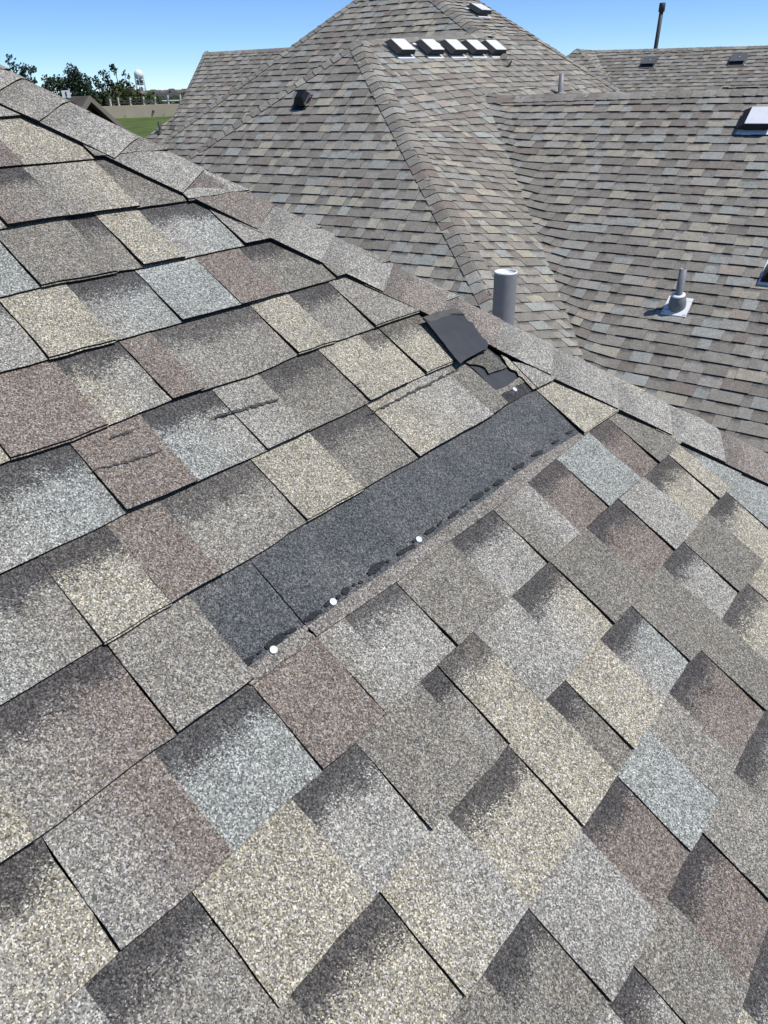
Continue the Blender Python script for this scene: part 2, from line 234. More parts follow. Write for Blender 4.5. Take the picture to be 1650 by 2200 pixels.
POLEM = mat('dark_flue_pipe', (.055, .055, .055), .55, spec=.3)
WALLM = mat('beige_stucco', (.42, .36, .29), .9, noise_amp=.08, noise_scale=3)

# ------------------------------------------------------------------ foreground roof
FG = DATA['FG']; O, U, V, N = (Vector(FG[k]) for k in 'ouvn')
E = .1429
def fp(u, v, w): return O + U * u + V * v + N * w
LN = DATA['LINES']
def vline(k, u):
    if k not in LN: return k * E + .002 * math.sin(3 * u + k)
    p = LN[k]
    if u <= p[0][0]: d = p[0][1] - k * E; d *= max(0, 1 - (p[0][0] - u) / .6); return k * E + d
    if u >= p[-1][0]: return k * E + (p[-1][1] - k * E)
    for a, b in zip(p, p[1:]):
        if a[0] <= u <= b[0]:
            t = (u - a[0]) / max(1e-6, b[0] - a[0]); return a[1] + t * (b[1] - a[1])
    return k * E
def fold(v): return .63 * v - .468
house = thing('house', (0, 0, 0), 'nearest house, its shingled hip roof with a missing strip and a torn hip cap', 'house')

def colr(s, t):
    a, b = (s.split('>') + [s])[:2] if '>' in s else (s, s)
    ca, cb = PAL[a], PAL[b]; t = min(1, max(0, (t - .15) / .7))
    return tuple(x + (y - x) * t for x, y in zip(ca, cb))
def fg_piece(k, u0, u1, cut, col, band, ov=.03, hh=None, tvr=(0, 1), vt=None, vb=None, name='shingle', w0=.0012, lab=None, lip=False, rag=1.):
    """one exposed tab of the near roof: a bent slab in courses k-1..k from u0 to u1"""
    rr = random.Random(hash((k, round(u0 * 1000))) & 0xffffff)
    h = hh if hh is not None else (.0112 if cut else .0062) + rr.uniform(0, .0015)
    nu = max(3, min(9, int((u1 - u0) / .035) + 1)); nv = 5
    tint = 1 + rr.uniform(-.05, .05)
    vt = vt or (lambda u: vline(k - 1, u)); vb = vb or (lambda u: vline(k, u))
    lift = rr.uniform(0, .0022) if k <= 6 else rr.uniform(0, .001)
    VV, CC, PP, idx = [], [], [], {}
    jl = [rr.uniform(-.0009, .0009) * rag for _ in range(nv + 1)]; jr = [rr.uniform(-.0016, .0016) * rag for _ in range(nv + 1)]
    jb = [rr.uniform(-.0011, .0011) * rag for _ in range(nu + 1)]
    for j in range(nv + 1):
        s = j / nv
        for i in range(nu + 1):
            q = i / nu
            u = u0 + (u1 - u0) * q
            top = vt(u) - ov; bot = vb(u)
            v = top + (bot - top) * s + (jb[i] if j == nv else 0)
            u = min(u, fold(v) - .006)
            if i == 0: u += jl[j]
            if i == nu: u += jr[j]
            tv = (v - vt(u)) / max(.02, bot - vt(u))
            w = w0 + (h + lift * (1 - q) - w0) * max(0, s) ** 1.1
            idx[j, i] = len(VV); VV.append(fp(u, v, w))
            c = colr(col, q); CC.append((c[0] * tint, c[1] * tint, c[2] * tint, 1)); PP.append((tvr[0] + tv * (tvr[1] - tvr[0]), band, 0, 1))
    F, M = [], []
    for j in range(nv):
        for i in range(nu):
            f = [idx[j, i], idx[j + 1, i], idx[j + 1, i + 1], idx[j, i + 1]]
            if (VV[f[0]] - VV[f[3]]).length < 1e-5 and (VV[f[1]] - VV[f[2]]).length < 1e-5: continue
            F.append(f); M.append(0)
    th = .0042 if cut else .0036
    def skirt(path, d):
        base = len(VV)
        for q in path:
            VV.append(VV[q] - N * d(q)); CC.append(CC[q]); PP.append(PP[q])
        for a in range(len(path) - 1):
            if (VV[path[a]] - VV[path[a + 1]]).length < 1e-5: continue
            F.append([path[a], base + a, base + a + 1, path[a + 1]]); M.append(1)
    skirt([idx[nv, i] for i in range(nu + 1)], lambda q: th)
    skirt([idx[j, 0] for j in range(nv + 1)], lambda q: th if cut else .002)
    skirt([idx[j, nu] for j in range(nv, -1, -1)], lambda q: th)
    if lip:  # the backing layer shows as a thin ledge below the butt
        b = len(VV); d = .0022
        for i in range(nu + 1):
            for dv, dw in ((-.01, -.0034), (d, -.0036), (d, -.0064)):
                q = idx[nv, i]; VV.append(VV[q] + V * dv + N * dw); CC.append(CC[q]); PP.append((.9, 0, 0, 1))
        for i in range(nu):
            a = b + i * 3
            F.append([a, a + 1, a + 4, a + 3]); M.append(0); F.append([a + 1, a + 2, a + 5, a + 4]); M.append(1)
    return mesh_obj(name, VV, F, [GR, EDGE], house, M, dict(bcol=CC, bprm=PP), label=lab)

ULEFT = -2.6
keys = 'CLBGTNGTTL'
def random_run(k, ua, ub):
    out = []; u = ua; cut = 1
    while u < ub - .05:
        w = rnd.uniform(.09, .22); w = min(w, ub - u)
        out.append((u, min(ub, u + w), cut, rnd.choice(keys), 0 if cut else rnd.choice((.8, 1))))
        u += w; cut = 1 - cut
    return out
ends = {}
for k in range(-6, 19):
    P = DATA['PIECES'].get(k)
    if P:
        first = next((p[0] for p in P if p[0] is not None), None)
        # the first piece runs out of the frame to the left; carry the course on from there
        f0 = (first if first is not None else fold(k * E)) - rnd.uniform(.17, .22)
        for a in random_run(k, ULEFT, f0): fg_piece(k, *a)
        for i, (u0, cut, col, band) in enumerate(P):
            u0 = f0 if u0 is None else u0
            u1 = P[i + 1][0] if i + 1 < len(P) else fold(k * E) + .1
            if cut == 2: ends[k] = (u0, u1); continue
            fg_piece(k, u0 - (.005 if cut == 0 else 0), u1 - (.0008 if cut == 0 else 0), cut, col, band, ov=.004 if k == 9 else .03,
                     lip=(cut == 1 and rnd.random() < .6 and k <= 8))
    else:
        for a in random_run(k, ULEFT, fold(k * E) + .1): fg_piece(k, *a)
# exposed headlap of the course below, where the strip of shingles has blown off
ua, ub = ends[8]
TL = DATA['TARLINE']
def tarv(u):
    if u <= TL[0][0]: return TL[0][1]
    for a, b in zip(TL, TL[1:]):
        if a[0] <= u <= b[0]: return a[1] + (u - a[0]) / (b[0] - a[0]) * (b[1] - a[1])
    return TL[-1][1]
PAL['U'] = pal(90, 94, 98); PAL['S'] = pal(148, 139, 127); PAL['D'] = pal(52, 56, 64)
ju0, ju1 = DATA['JOINT'][0][0], DATA['JOINT'][1][0]; jm = (ju0 + ju1) / 2
for a, b in ((ua - .01, jm - .0006), (jm + .0006, ub + .012)):
    fg_piece(8, a, b, 0, 'U', 0, ov=.03, hh=.0034, vb=lambda u: tarv(u) + .006, name='exposed_headlap', w0=.0012, rag=.5,
             lab='dark blue grey headlap laid bare where the shingle strip is missing')
    fg_piece(8, a, b, 0, 'S', 0, ov=.0, hh=.0046, vt=lambda u: tarv(u) + .003, vb=lambda u: vline(8, u) + .004, name='worn_strip', w0=.0036, rag=2.5,
             lab='pale worn band of granules below the sealant line')

def sheet(name, poly, w, th, mats, col=None, warp=None, lab=None, parent=house, sub=0):
    """flat torn piece lying on the near roof; poly is (u, v)"""
    n = len(poly); VV = [fp(p[0], p[1], w + (warp(p) if warp else 0)) for p in poly]
    c = (sum(p[0] for p in poly) / n, sum(p[1] for p in poly) / n)
    VV.append(fp(c[0], c[1], w + (warp(c) if warp else 0)))
    F = [[i, (i + 1) % n, n] for i in range(n)]; M = [0] * n
    base = len(VV); VV += [q - N * th for q in VV[:n]]
    for i in range(n): F.append([i, base + i, base + (i + 1) % n, (i + 1) % n]); M.append(1)
    at = None
    if col: at = dict(bcol=[(*col, 1)] * len(VV), bprm=[(.9, 0, 0, 1)] * len(VV))
    # keep the top facing up
    a, b, cc = VV[0], VV[1], VV[n]
    if (b - a).cross(cc - a).dot(N) < 0: F = [f[::-1] for f in F]
    return mesh_obj(name, VV, F, mats, parent, M, at, label=lab)
def ragged(poly, amp, seg=.012, seed=1):
    rr = random.Random(seed); out = []
    for a, b in zip(poly, poly[1:] + poly[:1]):
        L = math.hypot(b[0] - a[0], b[1] - a[1]); m = max(1, int(L / seg))
        for i in range(m):
            t = i / m; out.append((a[0] + (b[0] - a[0]) * t + rr.uniform(-amp, amp), a[1] + (b[1] - a[1]) * t + rr.uniform(-amp, amp)))
    return out
TN = DATA['TORN']
sheet('underlayment', ragged(TN['felt'], .0008, seed=2), .0035, .003, [FELT, EDGE], lab='smooth dark asphalt felt bared beside the torn cap')
sheet('headlap_strip', ragged(TN['dark'], .0008, seed=3), .0048, .003, [GR, EDGE], PAL['D'], lab='blue black headlap strip holding one nail')
sheet('granule_strip', ragged(TN['tan'], .0012, seed=4), .0058, .002, [GR, EDGE], PAL['T'], lab='narrow strip of tan granules')
sheet('torn_shingle_scrap', ragged(TN['patch'], .0016, seed=5), .0085, .003, [GR, EDGE], pal(112, 110, 98), lab='dark olive torn scrap of shingle below the flap')
sheet('torn_edge', ragged(TN['fringe'], .0022, .009, seed=6), .0095, .005, [GR, EDGE], PAL['C'], lab='pale frayed torn shingle edge')
sheet('shingle', ragged(TN['tri'], .0005, seed=7), .0115, .005, [GR, EDGE], PAL['L'])
for (a, b, c, d, w) in DATA['TAR']:
    rr = random.Random(int(a * 1e4)); dx, dy = c - a, d - b; L = math.hypot(dx, dy); dx /= L; dy /= L
    up_, dn_ = [], []
    m = max(3, int(L / .006))
    for i in range(m + 1):
        t = i / m; hw = w * .62 * (math.sin(math.pi * min(.93, max(.07, t))) ** .4) * rr.uniform(.65, 1.1)
        up_.append((a + (c - a) * t - dy * hw, b + (d - b) * t + dx * hw)); dn_.append((a + (c - a) * t + dy * hw, b + (d - b) * t - dx * hw))
    sheet('sealant_dash', up_ + dn_[::-1], .0066, .003, [TARM, TARM])
for (u, v) in DATA['NAILS']:
    bm = bmesh.new(); 
    for (r, w) in ((.0056, .0078), (.0050, .0086), (.0022, .0091)):
        pass
    rings = [[bm.verts.new(fp(u + r * math.cos(t * math.tau / 14), v + r * math.sin(t * math.tau / 14), w)) for t in range(14)] for r, w in ((.0056, .002), (.0056, .0076), (.0050, .0084), (.0022, .0089))]
    for a, b in zip(rings, rings[1:]):
        for i in range(14): bm.faces.new((a[i], a[(i + 1) % 14], b[(i + 1) % 14], b[i]))
    bm.faces.new(rings[-1]); bm_obj('nail', bm, [NAILM], house)
# scuffs where granules are rubbed off, following the tab surface
def surf_w(u, v):
    k = math.floor(v / E) + 1; tv = v / E - math.floor(v / E); return .0022 + .0098 * tv
for pts, w in DATA['SCUFF']:
    rr = random.Random(int(pts[0][0] * 1e4)); seq = []
    for a, b in zip(pts, pts[1:]):
        for i in range(8): t = i / 8; seq.append((a[0] + (b[0] - a[0]) * t, a[1] + (b[1] - a[1]) * t))
    L_, R_ = [], []
    for i, q in enumerate(seq):
        hw = w * .5 * math.sin(math.pi * (i + .6) / len(seq)) ** .5 * rr.uniform(.25, 1.25); of = rr.uniform(-.002, .002)
        L_.append((q[0], q[1] - hw + of)); R_.append((q[0], q[1] + hw + of))
    VV = []; F = []
    for a, b in zip(L_, R_):
        VV += [fp(a[0], a[1], surf_w(*a) + .0028), fp(b[0], b[1], surf_w(*b) + .0028)]
    for i in range(len(seq) - 1): F.append([2 * i, 2 * i + 1, 2 * i + 3, 2 * i + 2])
    mesh_obj('scuff_mark', VV, F, [GR], house, None, dict(bcol=[(*pal(76, 73, 70), 1)] * len(VV), bprm=[(.9, 0, 0, 1)] * len(VV)))

# decks under the near roof and its far side beyond the fold
fd = (U * .63 + V).normalized()
cdh = Vector((1, 0, 0)); nH = fd.cross(cdh).normalized(); nH = nH if nH.z > 0 else -nH; dnH = nH.cross(cdh); dnH = dnH if dnH.z < 0 else -dnH
f0, f1 = fp(fold(-1), -1, -.006), fp(fold(2.7), 2.7, -.006)
mesh_obj('roof_deck', [fp(ULEFT, -1, -.006), fp(ULEFT, 2.7, -.006), f1, f0], [[0, 1, 2, 3]], [DECK], house)
# ------------------------------------------------------------------ hip and ridge caps
def caps(A, B, n1, n2, expo, hw, parent, cols, name='cap_shingle', lift=.014, fine=False, starts=None, seedv=3, keep=None, jit=0., offs=0., bandv=.5):
    """bent cap shingles laid along the line A (top) to B (bottom) over faces with normals n1, n2"""
    rr = random.Random(seedv); d = (B - A); L = d.length; d.normalize()
    s1 = n1.cross(d); s2 = n2.cross(d)
    nb = (n1 + n2).normalized()
    o1 = s1 if s1.dot(n2) < 0 else -s1; o2 = s2 if s2.dot(n1) < 0 else -s2
    if o1.length < .1 or o2.length < .1: return
    o1.normalize(); o2.normalize()
    tt = [-1, -.72, -.45, -.28, -.14, 0, .14, .28, .45, .72, 1] if fine else [-1, -.45, -.16, .16, .45, 1]
    def cross(t, w, k=.34):
        if abs(t) < k:  # rounded apex
            s = (t + k) / (2 * k); p0 = o1 * hw * k; p2 = o2 * hw * k
            q = p0 * (1 - s) ** 2 + p2 * s ** 2
            nn = (n1 * (1 - s) + n2 * s).normalized()
        elif t < 0: q = o1 * hw * -t; nn = n1
        else: q = o2 * hw * t; nn = n2
        return q + nn * w
    st = starts or [i * expo for i in range(int(L / expo) + 1)]
    for i, s0 in enumerate(st):
        s1_ = (st[i + 1] if i + 1 < len(st) else s0 + expo)
        ln = [s0 - expo * .3, s0, s0 + (s1_ - s0) * .5, s1_] if fine else [s0 - expo * .2, s1_]
        c0 = cols(i, s0); tint = rr.uniform(.93, 1.07); jo = rr.uniform(-jit, jit); jr = [rr.uniform(-.0008, .0008) for _ in tt]
        VV, CC, PP, F, M = [], [], [], [], []
        for a, s in enumerate(ln):
            fr = a / (len(ln) - 1)
            for b, t in enumerate(tt):
                w = lift * ((.68 + .32 * fr) if fine else (.45 + .55 * fr)) + (rr.uniform(0, .0016) if fine else 0)
                VV.append(A + d * (s + (jr[b] if a == len(ln) - 1 else 0)) + cross(t * (1 + jo), w)); CC.append((c0[0] * tint, c0[1] * tint, c0[2] * tint, 1))
                PP.append((max(0, (s - s0) / (s1_ - s0)) * 1.0 + (0 if fine else .3), bandv if fine else .35, 0, 1))
        m = len(tt)
        for a in range(len(ln) - 1):
            for b in range(m - 1): F.append([a * m + b, (a + 1) * m + b, (a + 1) * m + b + 1, a * m + b + 1]); M.append(0)
        def skirt(path, th):
            base = len(VV)
            for q in path:
                b = q % m; nn = n1 if tt[b] < -.2 else (n2 if tt[b] > .2 else nb)
                VV.append(VV[q] - nn * th); CC.append(CC[q]); PP.append(PP[q])
            for x in range(len(path) - 1): F.append([path[x], base + x, base + x + 1, path[x + 1]]); M.append(1)
        th = lift * (.42 if fine else .6)
        skirt([(len(ln) - 1) * m + b for b in range(m)], th)
        skirt([a * m for a in range(len(ln))], th); skirt([a * m + m - 1 for a in range(len(ln) - 1, -1, -1)], th)
        # orient the top faces outwards
        a, b, c = (VV[x] for x in F[0][:3])
        if (b - a).cross(c - a).dot(nb) < 0: F = [f[::-1] for f in F]
        mesh_obj(name, VV, F, [GR, EDGE], parent, M, dict(bcol=CC, bprm=PP), smooth=False)
A_ = fp(fold(-1.05), -1.05, 0); B_ = fp(fold(2.7), 2.7, 0); kk = (B_ - A_).length / 3.75
def s_of(v): return ((v + .0) - (-1.05)) * kk
# the lower edges of the caps were read at these course heights; the edge sits downhill of the fold by the cap's half width
vs = [-.98, -.83, -.70, -.57, -.44, -.31, -.185, -.055, .025, .1515, .2717, .4058, .525, .6442, .76, .875, .99, 1.136, 1.26, 1.384, 1.52, 1.66, 1.80, 1.94, 2.08, 2.22, 2.36, 2.5]
stv = [s_of(v - .0675) for v in vs]
capc = {7: 'G', 8: 'L', 9: 'L', 10: 'N', 11: 'L', 12: 'L', 13: 'N', 14: 'N', 15: 'L', 16: 'L', 17: 'L', 18: 'L', 19: 'N', 20: 'N'}
def capcol(i, s):
    c = PAL[capc.get(i, 'L')]; l = PAL['L']; return tuple(x * .8 * 1.04 + y * .2 * 1.04 for x, y in zip(c, l))
caps(A_, B_, N, nH, .14, .128, house, capcol, lift=.0135, fine=True, starts=stv, jit=.02, bandv=.35)
flap_w = .0205
sheet('torn_cap_flap', ragged(TN['flap'], .0012, .014, seed=9), flap_w, .0035, [FELT, EDGE],
      warp=lambda p: .004 * math.sin(p[0] * 30) * .3, lab='torn hip cap flap folded back with its smooth dark underside up')
TP = TN['flap']; e0 = [TP[0], TP[1], TP[2], TP[3]]
edge2 = [(a[0] - .002 + .0, a[1]) for a in e0] + [(a[0] + .006, a[1] + .017) for a in e0[::-1]]
sheet('flap_edge_band', ragged(edge2, .0012, .01, seed=10), flap_w + .0012, .001, [mat('dusty_asphalt', (.085, .085, .078), .8, noise_amp=.2, noise_scale=60), EDGE], lab='dusty taupe band across the top of the flap')

# ------------------------------------------------------------------ roofs beyond
FRM = {k: tuple(Vector(f[x]) for x in 'ouvn') for k, f in DATA['FR'].items()}
POLY = DATA['POLY']
def clip_half(poly, a, b, c):
    out = []
    for i in range(len(poly)):
        p, q = poly[i], poly[(i + 1) % len(poly)]
        dp, dq = a * p[0] + b * p[1] - c, a * q[0] + b * q[1] - c
        if dp <= 0: out.append(p)
        if (dp < 0 < dq) or (dq < 0 < dp):
            t = dp / (dp - dq); out.append((p[0] + (q[0] - p[0]) * t, p[1] + (q[1] - p[1]) * t))
    return out
def clip(poly, cv):
    area = sum(cv[i][0] * cv[(i + 1) % len(cv)][1] - cv[(i + 1) % len(cv)][0] * cv[i][1] for i in range(len(cv)))
    if area < 0: cv = cv[::-1]
    for i in range(len(cv)):
        p, q = cv[i], cv[(i + 1) % len(cv)]
        a, b = q[1] - p[1], -(q[0] - p[0]); poly = clip_half(poly, a, b, a * p[0] + b * p[1])
        if len(poly) < 3: return []
    return poly
SIL = DATA['SIL']
def pix(P):
    q = P - Vector((0, 0, H)); x, y, z = q.dot(r_), q.dot(u_), -q.dot(b_)
    return (825 + 1524.7 * x / z, 1100 - 1524.7 * y / z, z) if z > .1 else (-1, -1, 0)
def visible(P):
    x, y, z = pix(P)
    if not (0 < x < 1650 and 0 < y < 1010): return 0
    for a, b in zip(SIL, SIL[1:]):
        if a[0] <= x <= b[0]: return y < a[1] + (x - a[0]) / (b[0] - a[0]) * (b[1] - a[1]) - 4
    return 0
BGC = [('G', 28), ('T', 27), ('C', 15), ('B', 11), ('N', 5), ('L', 10), ('P', 2)]
bag = [k for k, n_ in BGC for _ in range(n_)]
KB = 1.13
_m = [(a + b) / 2 for a, b in zip(PAL['G'], PAL['T'])]
BPAL = {k: tuple(v * .86 + m * .14 for v, m in zip(PAL[k], _m)) for k in 'CLBGTNP'}
def tabs(frame, polys, lines=None, e=.137, v0=0, seed=1, warp=None, hi=.0155, lo=.0085):
    """every tab of a roof face: list of (verts, faces, mats, cols, prms, centre, size)"""
    o, cu, dv, nn = FRM[frame] if isinstance(frame, str) else frame
    rr = random.Random(seed); out = []
    us = [p[0] for pl in polys for p in pl]; vs_ = [p[1] for pl in polys for p in pl]
    umin, umax, vmin, vmax = min(us), max(us), min(vs_), max(vs_)
    if lines is None:
        j0 = math.floor((vmin - v0) / e); j1 = math.ceil((vmax - v0) / e)
        ph = [rr.uniform(0, 6) for _ in range(j1 - j0 + 2)]
        lf = [(lambda u, j=j: v0 + j * e + .004 * math.sin(u * 1.7 + ph[j - j0])) for j in range(j0, j1 + 1)]
    else: lf = lines
    for ta, tb in zip(lf, lf[1:]):
        u = umin - rr.uniform(0, .3); cut = 1
        rowt = rr.uniform(.96, 1.04)
        while u < umax:
            w = rr.choice((.085, .11, .13, .16, .19, .23, .27)) if cut else rr.choice((.08, .1, .13, .16, .2))
            quad = [(u, ta(u) - .012), (u + w, ta(u + w) - .012), (u + w, tb(u + w)), (u, tb(u))]
            key = rr.choice(bag); c = BPAL[key]; tint = rowt * rr.uniform(.93, 1.07) * KB
            um = u + w / 2; rowtop, rowbot = ta(um), tb(um)
            hgt = hi + rr.uniform(-.001, .003) if cut else lo + rr.uniform(0, .0015)
            VV, F, M, CC, PP, cs = [], [], [], [], [], []
            for pl in polys:
                poly = clip(quad, pl)
                if len(poly) < 3: continue
                n0 = len(VV); m = len(poly)
                for (a, b) in poly:
                    tv = (b - ta(a)) / max(.02, tb(a) - ta(a))
                    P = [a, b, .002 + (hgt - .002) * max(0, tv)]
                    if warp: P = warp(P)
                    VV.append(o + cu * P[0] + dv * P[1] + nn * P[2])
                    k = rr.uniform(.97, 1.03) * tint
                    CC.append((c[0] * k, c[1] * k, c[2] * k, 1)); PP.append((max(0, tv), 0 if cut else .75, 0, 1))
                top = list(range(n0, n0 + m))
                b0 = len(VV); d = .85 * hgt
                for q in range(m): VV.append(VV[n0 + q] - nn * (d if cut else .8 * hgt)); CC.append(CC[n0 + q]); PP.append(PP[n0 + q])
                x, y, z = VV[top[0]], VV[top[1]], VV[top[2]]
                flip = (y - x).cross(z - x).dot(nn) < 0
                F.append(top[::-1] if flip else top); M.append(0)
                for q in range(m):
                    r2 = (q + 1) % m; f = [n0 + q, b0 + q, b0 + r2, n0 + r2]
                    pa, pb = poly[q], poly[r2]
                    if (pa[1] + pb[1]) / 2 < rowtop - .004: continue
                    F.append(f[::-1] if flip else f); M.append(0 if warp and abs(pa[0] - pb[0]) > .004 and abs(pa[1] - pb[1]) > .02 else 1)
                cs.append(sum((VV[q] for q in top), Vector()) / m)
            if F: out.append((VV, F, M, CC, PP, cs[0], w))
            u += w; cut = 1 - cut
    return out
def emit(name, T, parent, single, stuff='shingles'):
    scored = []
    for i, t in enumerate(T):
        x, y, z = pix(t[5]); s = (t[6] / z ** 2 if z > 0 and visible(t[5]) else 0); scored.append((s, i))
    scored.sort(reverse=True); pick = {i for s, i in scored[:single] if s > 0}
    VV, F, M, CC, PP = [], [], [], [], []
    for i, t in enumerate(T):
        if i in pick: mesh_obj(name, t[0], t[1], [GR, EDGE], parent, t[2], dict(bcol=t[3], bprm=t[4])); continue
        b = len(VV); VV += t[0]; F += [[q + b for q in f] for f in t[1]]; M += t[2]; CC += t[3]; PP += t[4]
    if VV: mesh_obj(stuff, VV, F, [GR, EDGE], parent, M, dict(bcol=CC, bprm=PP), kind='stuff')
def deck(frame, pl, parent, dz=-.02):
    o, cu, dv, nn = FRM[frame]
    mesh_obj('roof_slope', [o + cu * a + dv * b + nn * dz for a, b in pl], [list(range(len(pl)))], [DECK], parent)

house2 = thing('house', (0, 0, 0), 'large neighbouring house with stacked grey brown shingled hip roofs and a row of vents', 'house')
house3 = thing('house', (0, 0, 0), 'house at the far right back, long roof under a dark flue pole', 'house')
# the sun facing slope, its courses taken as they really run (a little crooked)
RL = DATA['RLINES']
def mkline(l):
    def f(u):
        if len(l) == 2 or u <= l[1][0]: (a, b), (c, d) = l[0], l[1]
        elif len(l) == 3 or u <= l[2][0]: (a, b), (c, d) = l[1], l[2]
        else: (a, b), (c, d) = l[2], l[3]
        if len(l) > 2 and u > l[-1][0]: return l[-1][1]
        if len(l) > 2 and u < l[0][0]: return l[0][1] + (l[0][1] - l[1][1]) / (l[0][0] - l[1][0]) * (u - l[0][0]) * .5
        return b + (d - b) * (u - a) / (c - a)
    return f
rl = [(lambda u, j=j: mkline(RL[0])(u) - j * .138) for j in range(22, 0, -1)] + [mkline(l) for l in RL]
last = mkline(RL[-1]); rl += [(lambda u, j=j: last(u) + j * .125) for j in range(1, 9)]
TR = tabs('R', [POLY['U1'], POLY['Rlow']], lines=rl, seed=11, hi=.0125, lo=.0065) + tabs('U2', [POLY['U2']], e=.138, seed=41)
TF = tabs('F', [POLY['F']], e=.1429, v0=.017, seed=12)
TM = tabs('M', [POLY['M']], e=.1429, v0=.02, seed=13)
TLf = tabs('L', [POLY['L'], POLY['L2']], e=.1429, v0=.05, seed=14)
vA, vB = DATA['VAL']
vd = math.hypot(vB[0] - vA[0], vB[1] - vA[1])
def wwarp(P):  # the woven valley: courses sweep up where they meet the other slope
    d = ((P[0] - vA[0]) * (vB[1] - vA[1]) - (P[1] - vA[1]) * (vB[0] - vA[0])) / vd
    if d < .24:
        t = (1 - max(0, d) / .24) ** 2; return [P[0], P[1] - .06 * t, P[2] + .002 * t]
    return P
TW = tabs('W', [POLY['W']], e=.1345, v0=-.004, seed=15, warp=wwarp)
emit('shingle', TR + TF + TM + TLf + TW, house2, 300)
for k in ('F', 'M', 'L', 'L2', 'W', 'U1', 'U2', 'Rlow'): deck({'L2': 'L', 'U1': 'R', 'Rlow': 'R'}.get(k, k), POLY[k], house2)
TQ = tabs('Q', [POLY['Q']], e=.137, v0=.02, seed=16)
TR2 = tabs('R2', [POLY['R2']], e=.137, seed=17); TF2 = tabs('F2', [POLY['F2']], e=.137, seed=18)
emit('shingle', TQ + TR2 + TF2, house3, 300)
for k in ('Q', 'R2', 'F2'): deck(k, POLY[k], house3)
# hidden side of the near roof
fn = (B_ - A_).normalized()
_o = fp(fold(0), 0, 0)
ca, sa = fn.dot(cdh), fn.dot(dnH)
TH = tabs((_o, cdh, dnH, nH), [[(-1.0 * ca, -1.0 * sa + .05), (2.6 * ca, 2.6 * sa + .05), (2.6 * ca, 3.2), (-1.0 * ca, 3.2)]], e=.143, seed=19, hi=.006, lo=.003)
emit('shingle', TH, house, 0)
pq = [(-1.0 * ca, -1.0 * sa), (2.6 * ca, 2.6 * sa), (2.6 * ca, 3.2), (-1.0 * ca, 3.2)]
mesh_obj('roof_deck', [_o + cdh * a + dnH * b - nH * .02 for a, b in pq], [[0, 1, 2, 3]], [DECK], house)

PT = {k: Vector(v) for k, v in DATA['PT'].items()}
def bgcol(i, s):
    k = rnd.choice('GGTTTLGN'); c = PAL[k]; return tuple(x * KB for x in c)
nF, nR, nW = FRM['F'][3], FRM['R'][3], FRM['W'][3]
cl = Vector((-nF.x * .3 - .85, -.2, .55)).normalized()
nLft = Vector((-nR.x, -nR.y, nR.z)); nBack = Vector((-nW.x, -nW.y, nW.z)); nFb = Vector((-nF.x, -nF.y, nF.z))
caps(PT['a'], PT['hr'], nF, nR, .142, .14, house2, bgcol, lift=.02, seedv=21)
caps(PT['a'], PT['hl'], nF, nLft, .142, .14, house2, bgcol, lift=.02, seedv=22)
caps(PT['a'], PT['E'], nLft, nR, .142, .14, house2, bgcol, lift=.02, seedv=23)
caps(PT['mpk'], PT['E'], nF, FRM['U2'][3], .142, .14, house2, bgcol, lift=.02, seedv=24)
caps(PT['mpk'], PT['mhl'], nF, nLft, .142, .14, house2, bgcol, lift=.02, seedv=25)
caps(PT['mpk'], PT['upk'], nLft, nR, .142, .14, house2, bgcol, lift=.02, seedv=26)
caps(PT['upk'], PT['um'], FRM['U2'][3], nFb, .142, .14, house2, bgcol, lift=.02, seedv=34)
caps(PT['um'], PT['usil'], nR, nFb, .142, .14, house2, bgcol, lift=.02, seedv=27)
caps(PT['wr'] + (PT['wr'] - PT['v0']) * .1, PT['v0'], nW, nBack, .142, .15, house2, bgcol, lift=.022, seedv=28)
caps(PT['lb'], PT['la'], nF, nFb, .142, .14, house2, bgcol, lift=.02, seedv=29)
caps(PT['la'], PT['lc'], nF, nLft, .142, .10, house2, bgcol, lift=.02, seedv=30)
caps(PT['qb'], PT['qa'], nW, nBack, .142, .14, house3, bgcol, lift=.02, seedv=31)
caps(PT['q0'], PT['q1'], nF, nR, .142, .15, house3, bgcol, lift=.02, seedv=32)
caps(PT['qa'], PT['q0'], nLft, nR, .142, .12, house3, bgcol, lift=.02, seedv=33)

def box_wall(name, x0, x1, y0, y1, z0, z1, m, parent):
    bm = bmesh.new(); bmesh.ops.create_cube(bm, size=1)
    bmesh.ops.transform(bm, matrix=Matrix.Translation(((x0 + x1) / 2, (y0 + y1) / 2, (z0 + z1) / 2)) @ Matrix.Diagonal((x1 - x0, y1 - y0, z1 - z0, 1)), verts=bm.verts)
    return bm_obj(name, bm, [m], parent)
BRICKM = mat('tan_brick', (.28, .2, .15), .9, noise_amp=.2, noise_scale=6)
box_wall('wall', -4.2, .3, -1.2, 2.6, 0, 3.4, BRICKM, house)
box_wall('wall', -11.5, -5.2, 9.4, 16, 0, 3.3, BRICKM, house2)
box_wall('wall', -5.2, 3, 10.3, 13, 0, 3.3, BRICKM, house2)
box_wall('wall', -16.5, -11.5, 14.6, 18, 0, 3.9, BRICKM, house2)
box_wall('wall', -9, 2, 22, 27, 0, 4, BRICKM, house3)

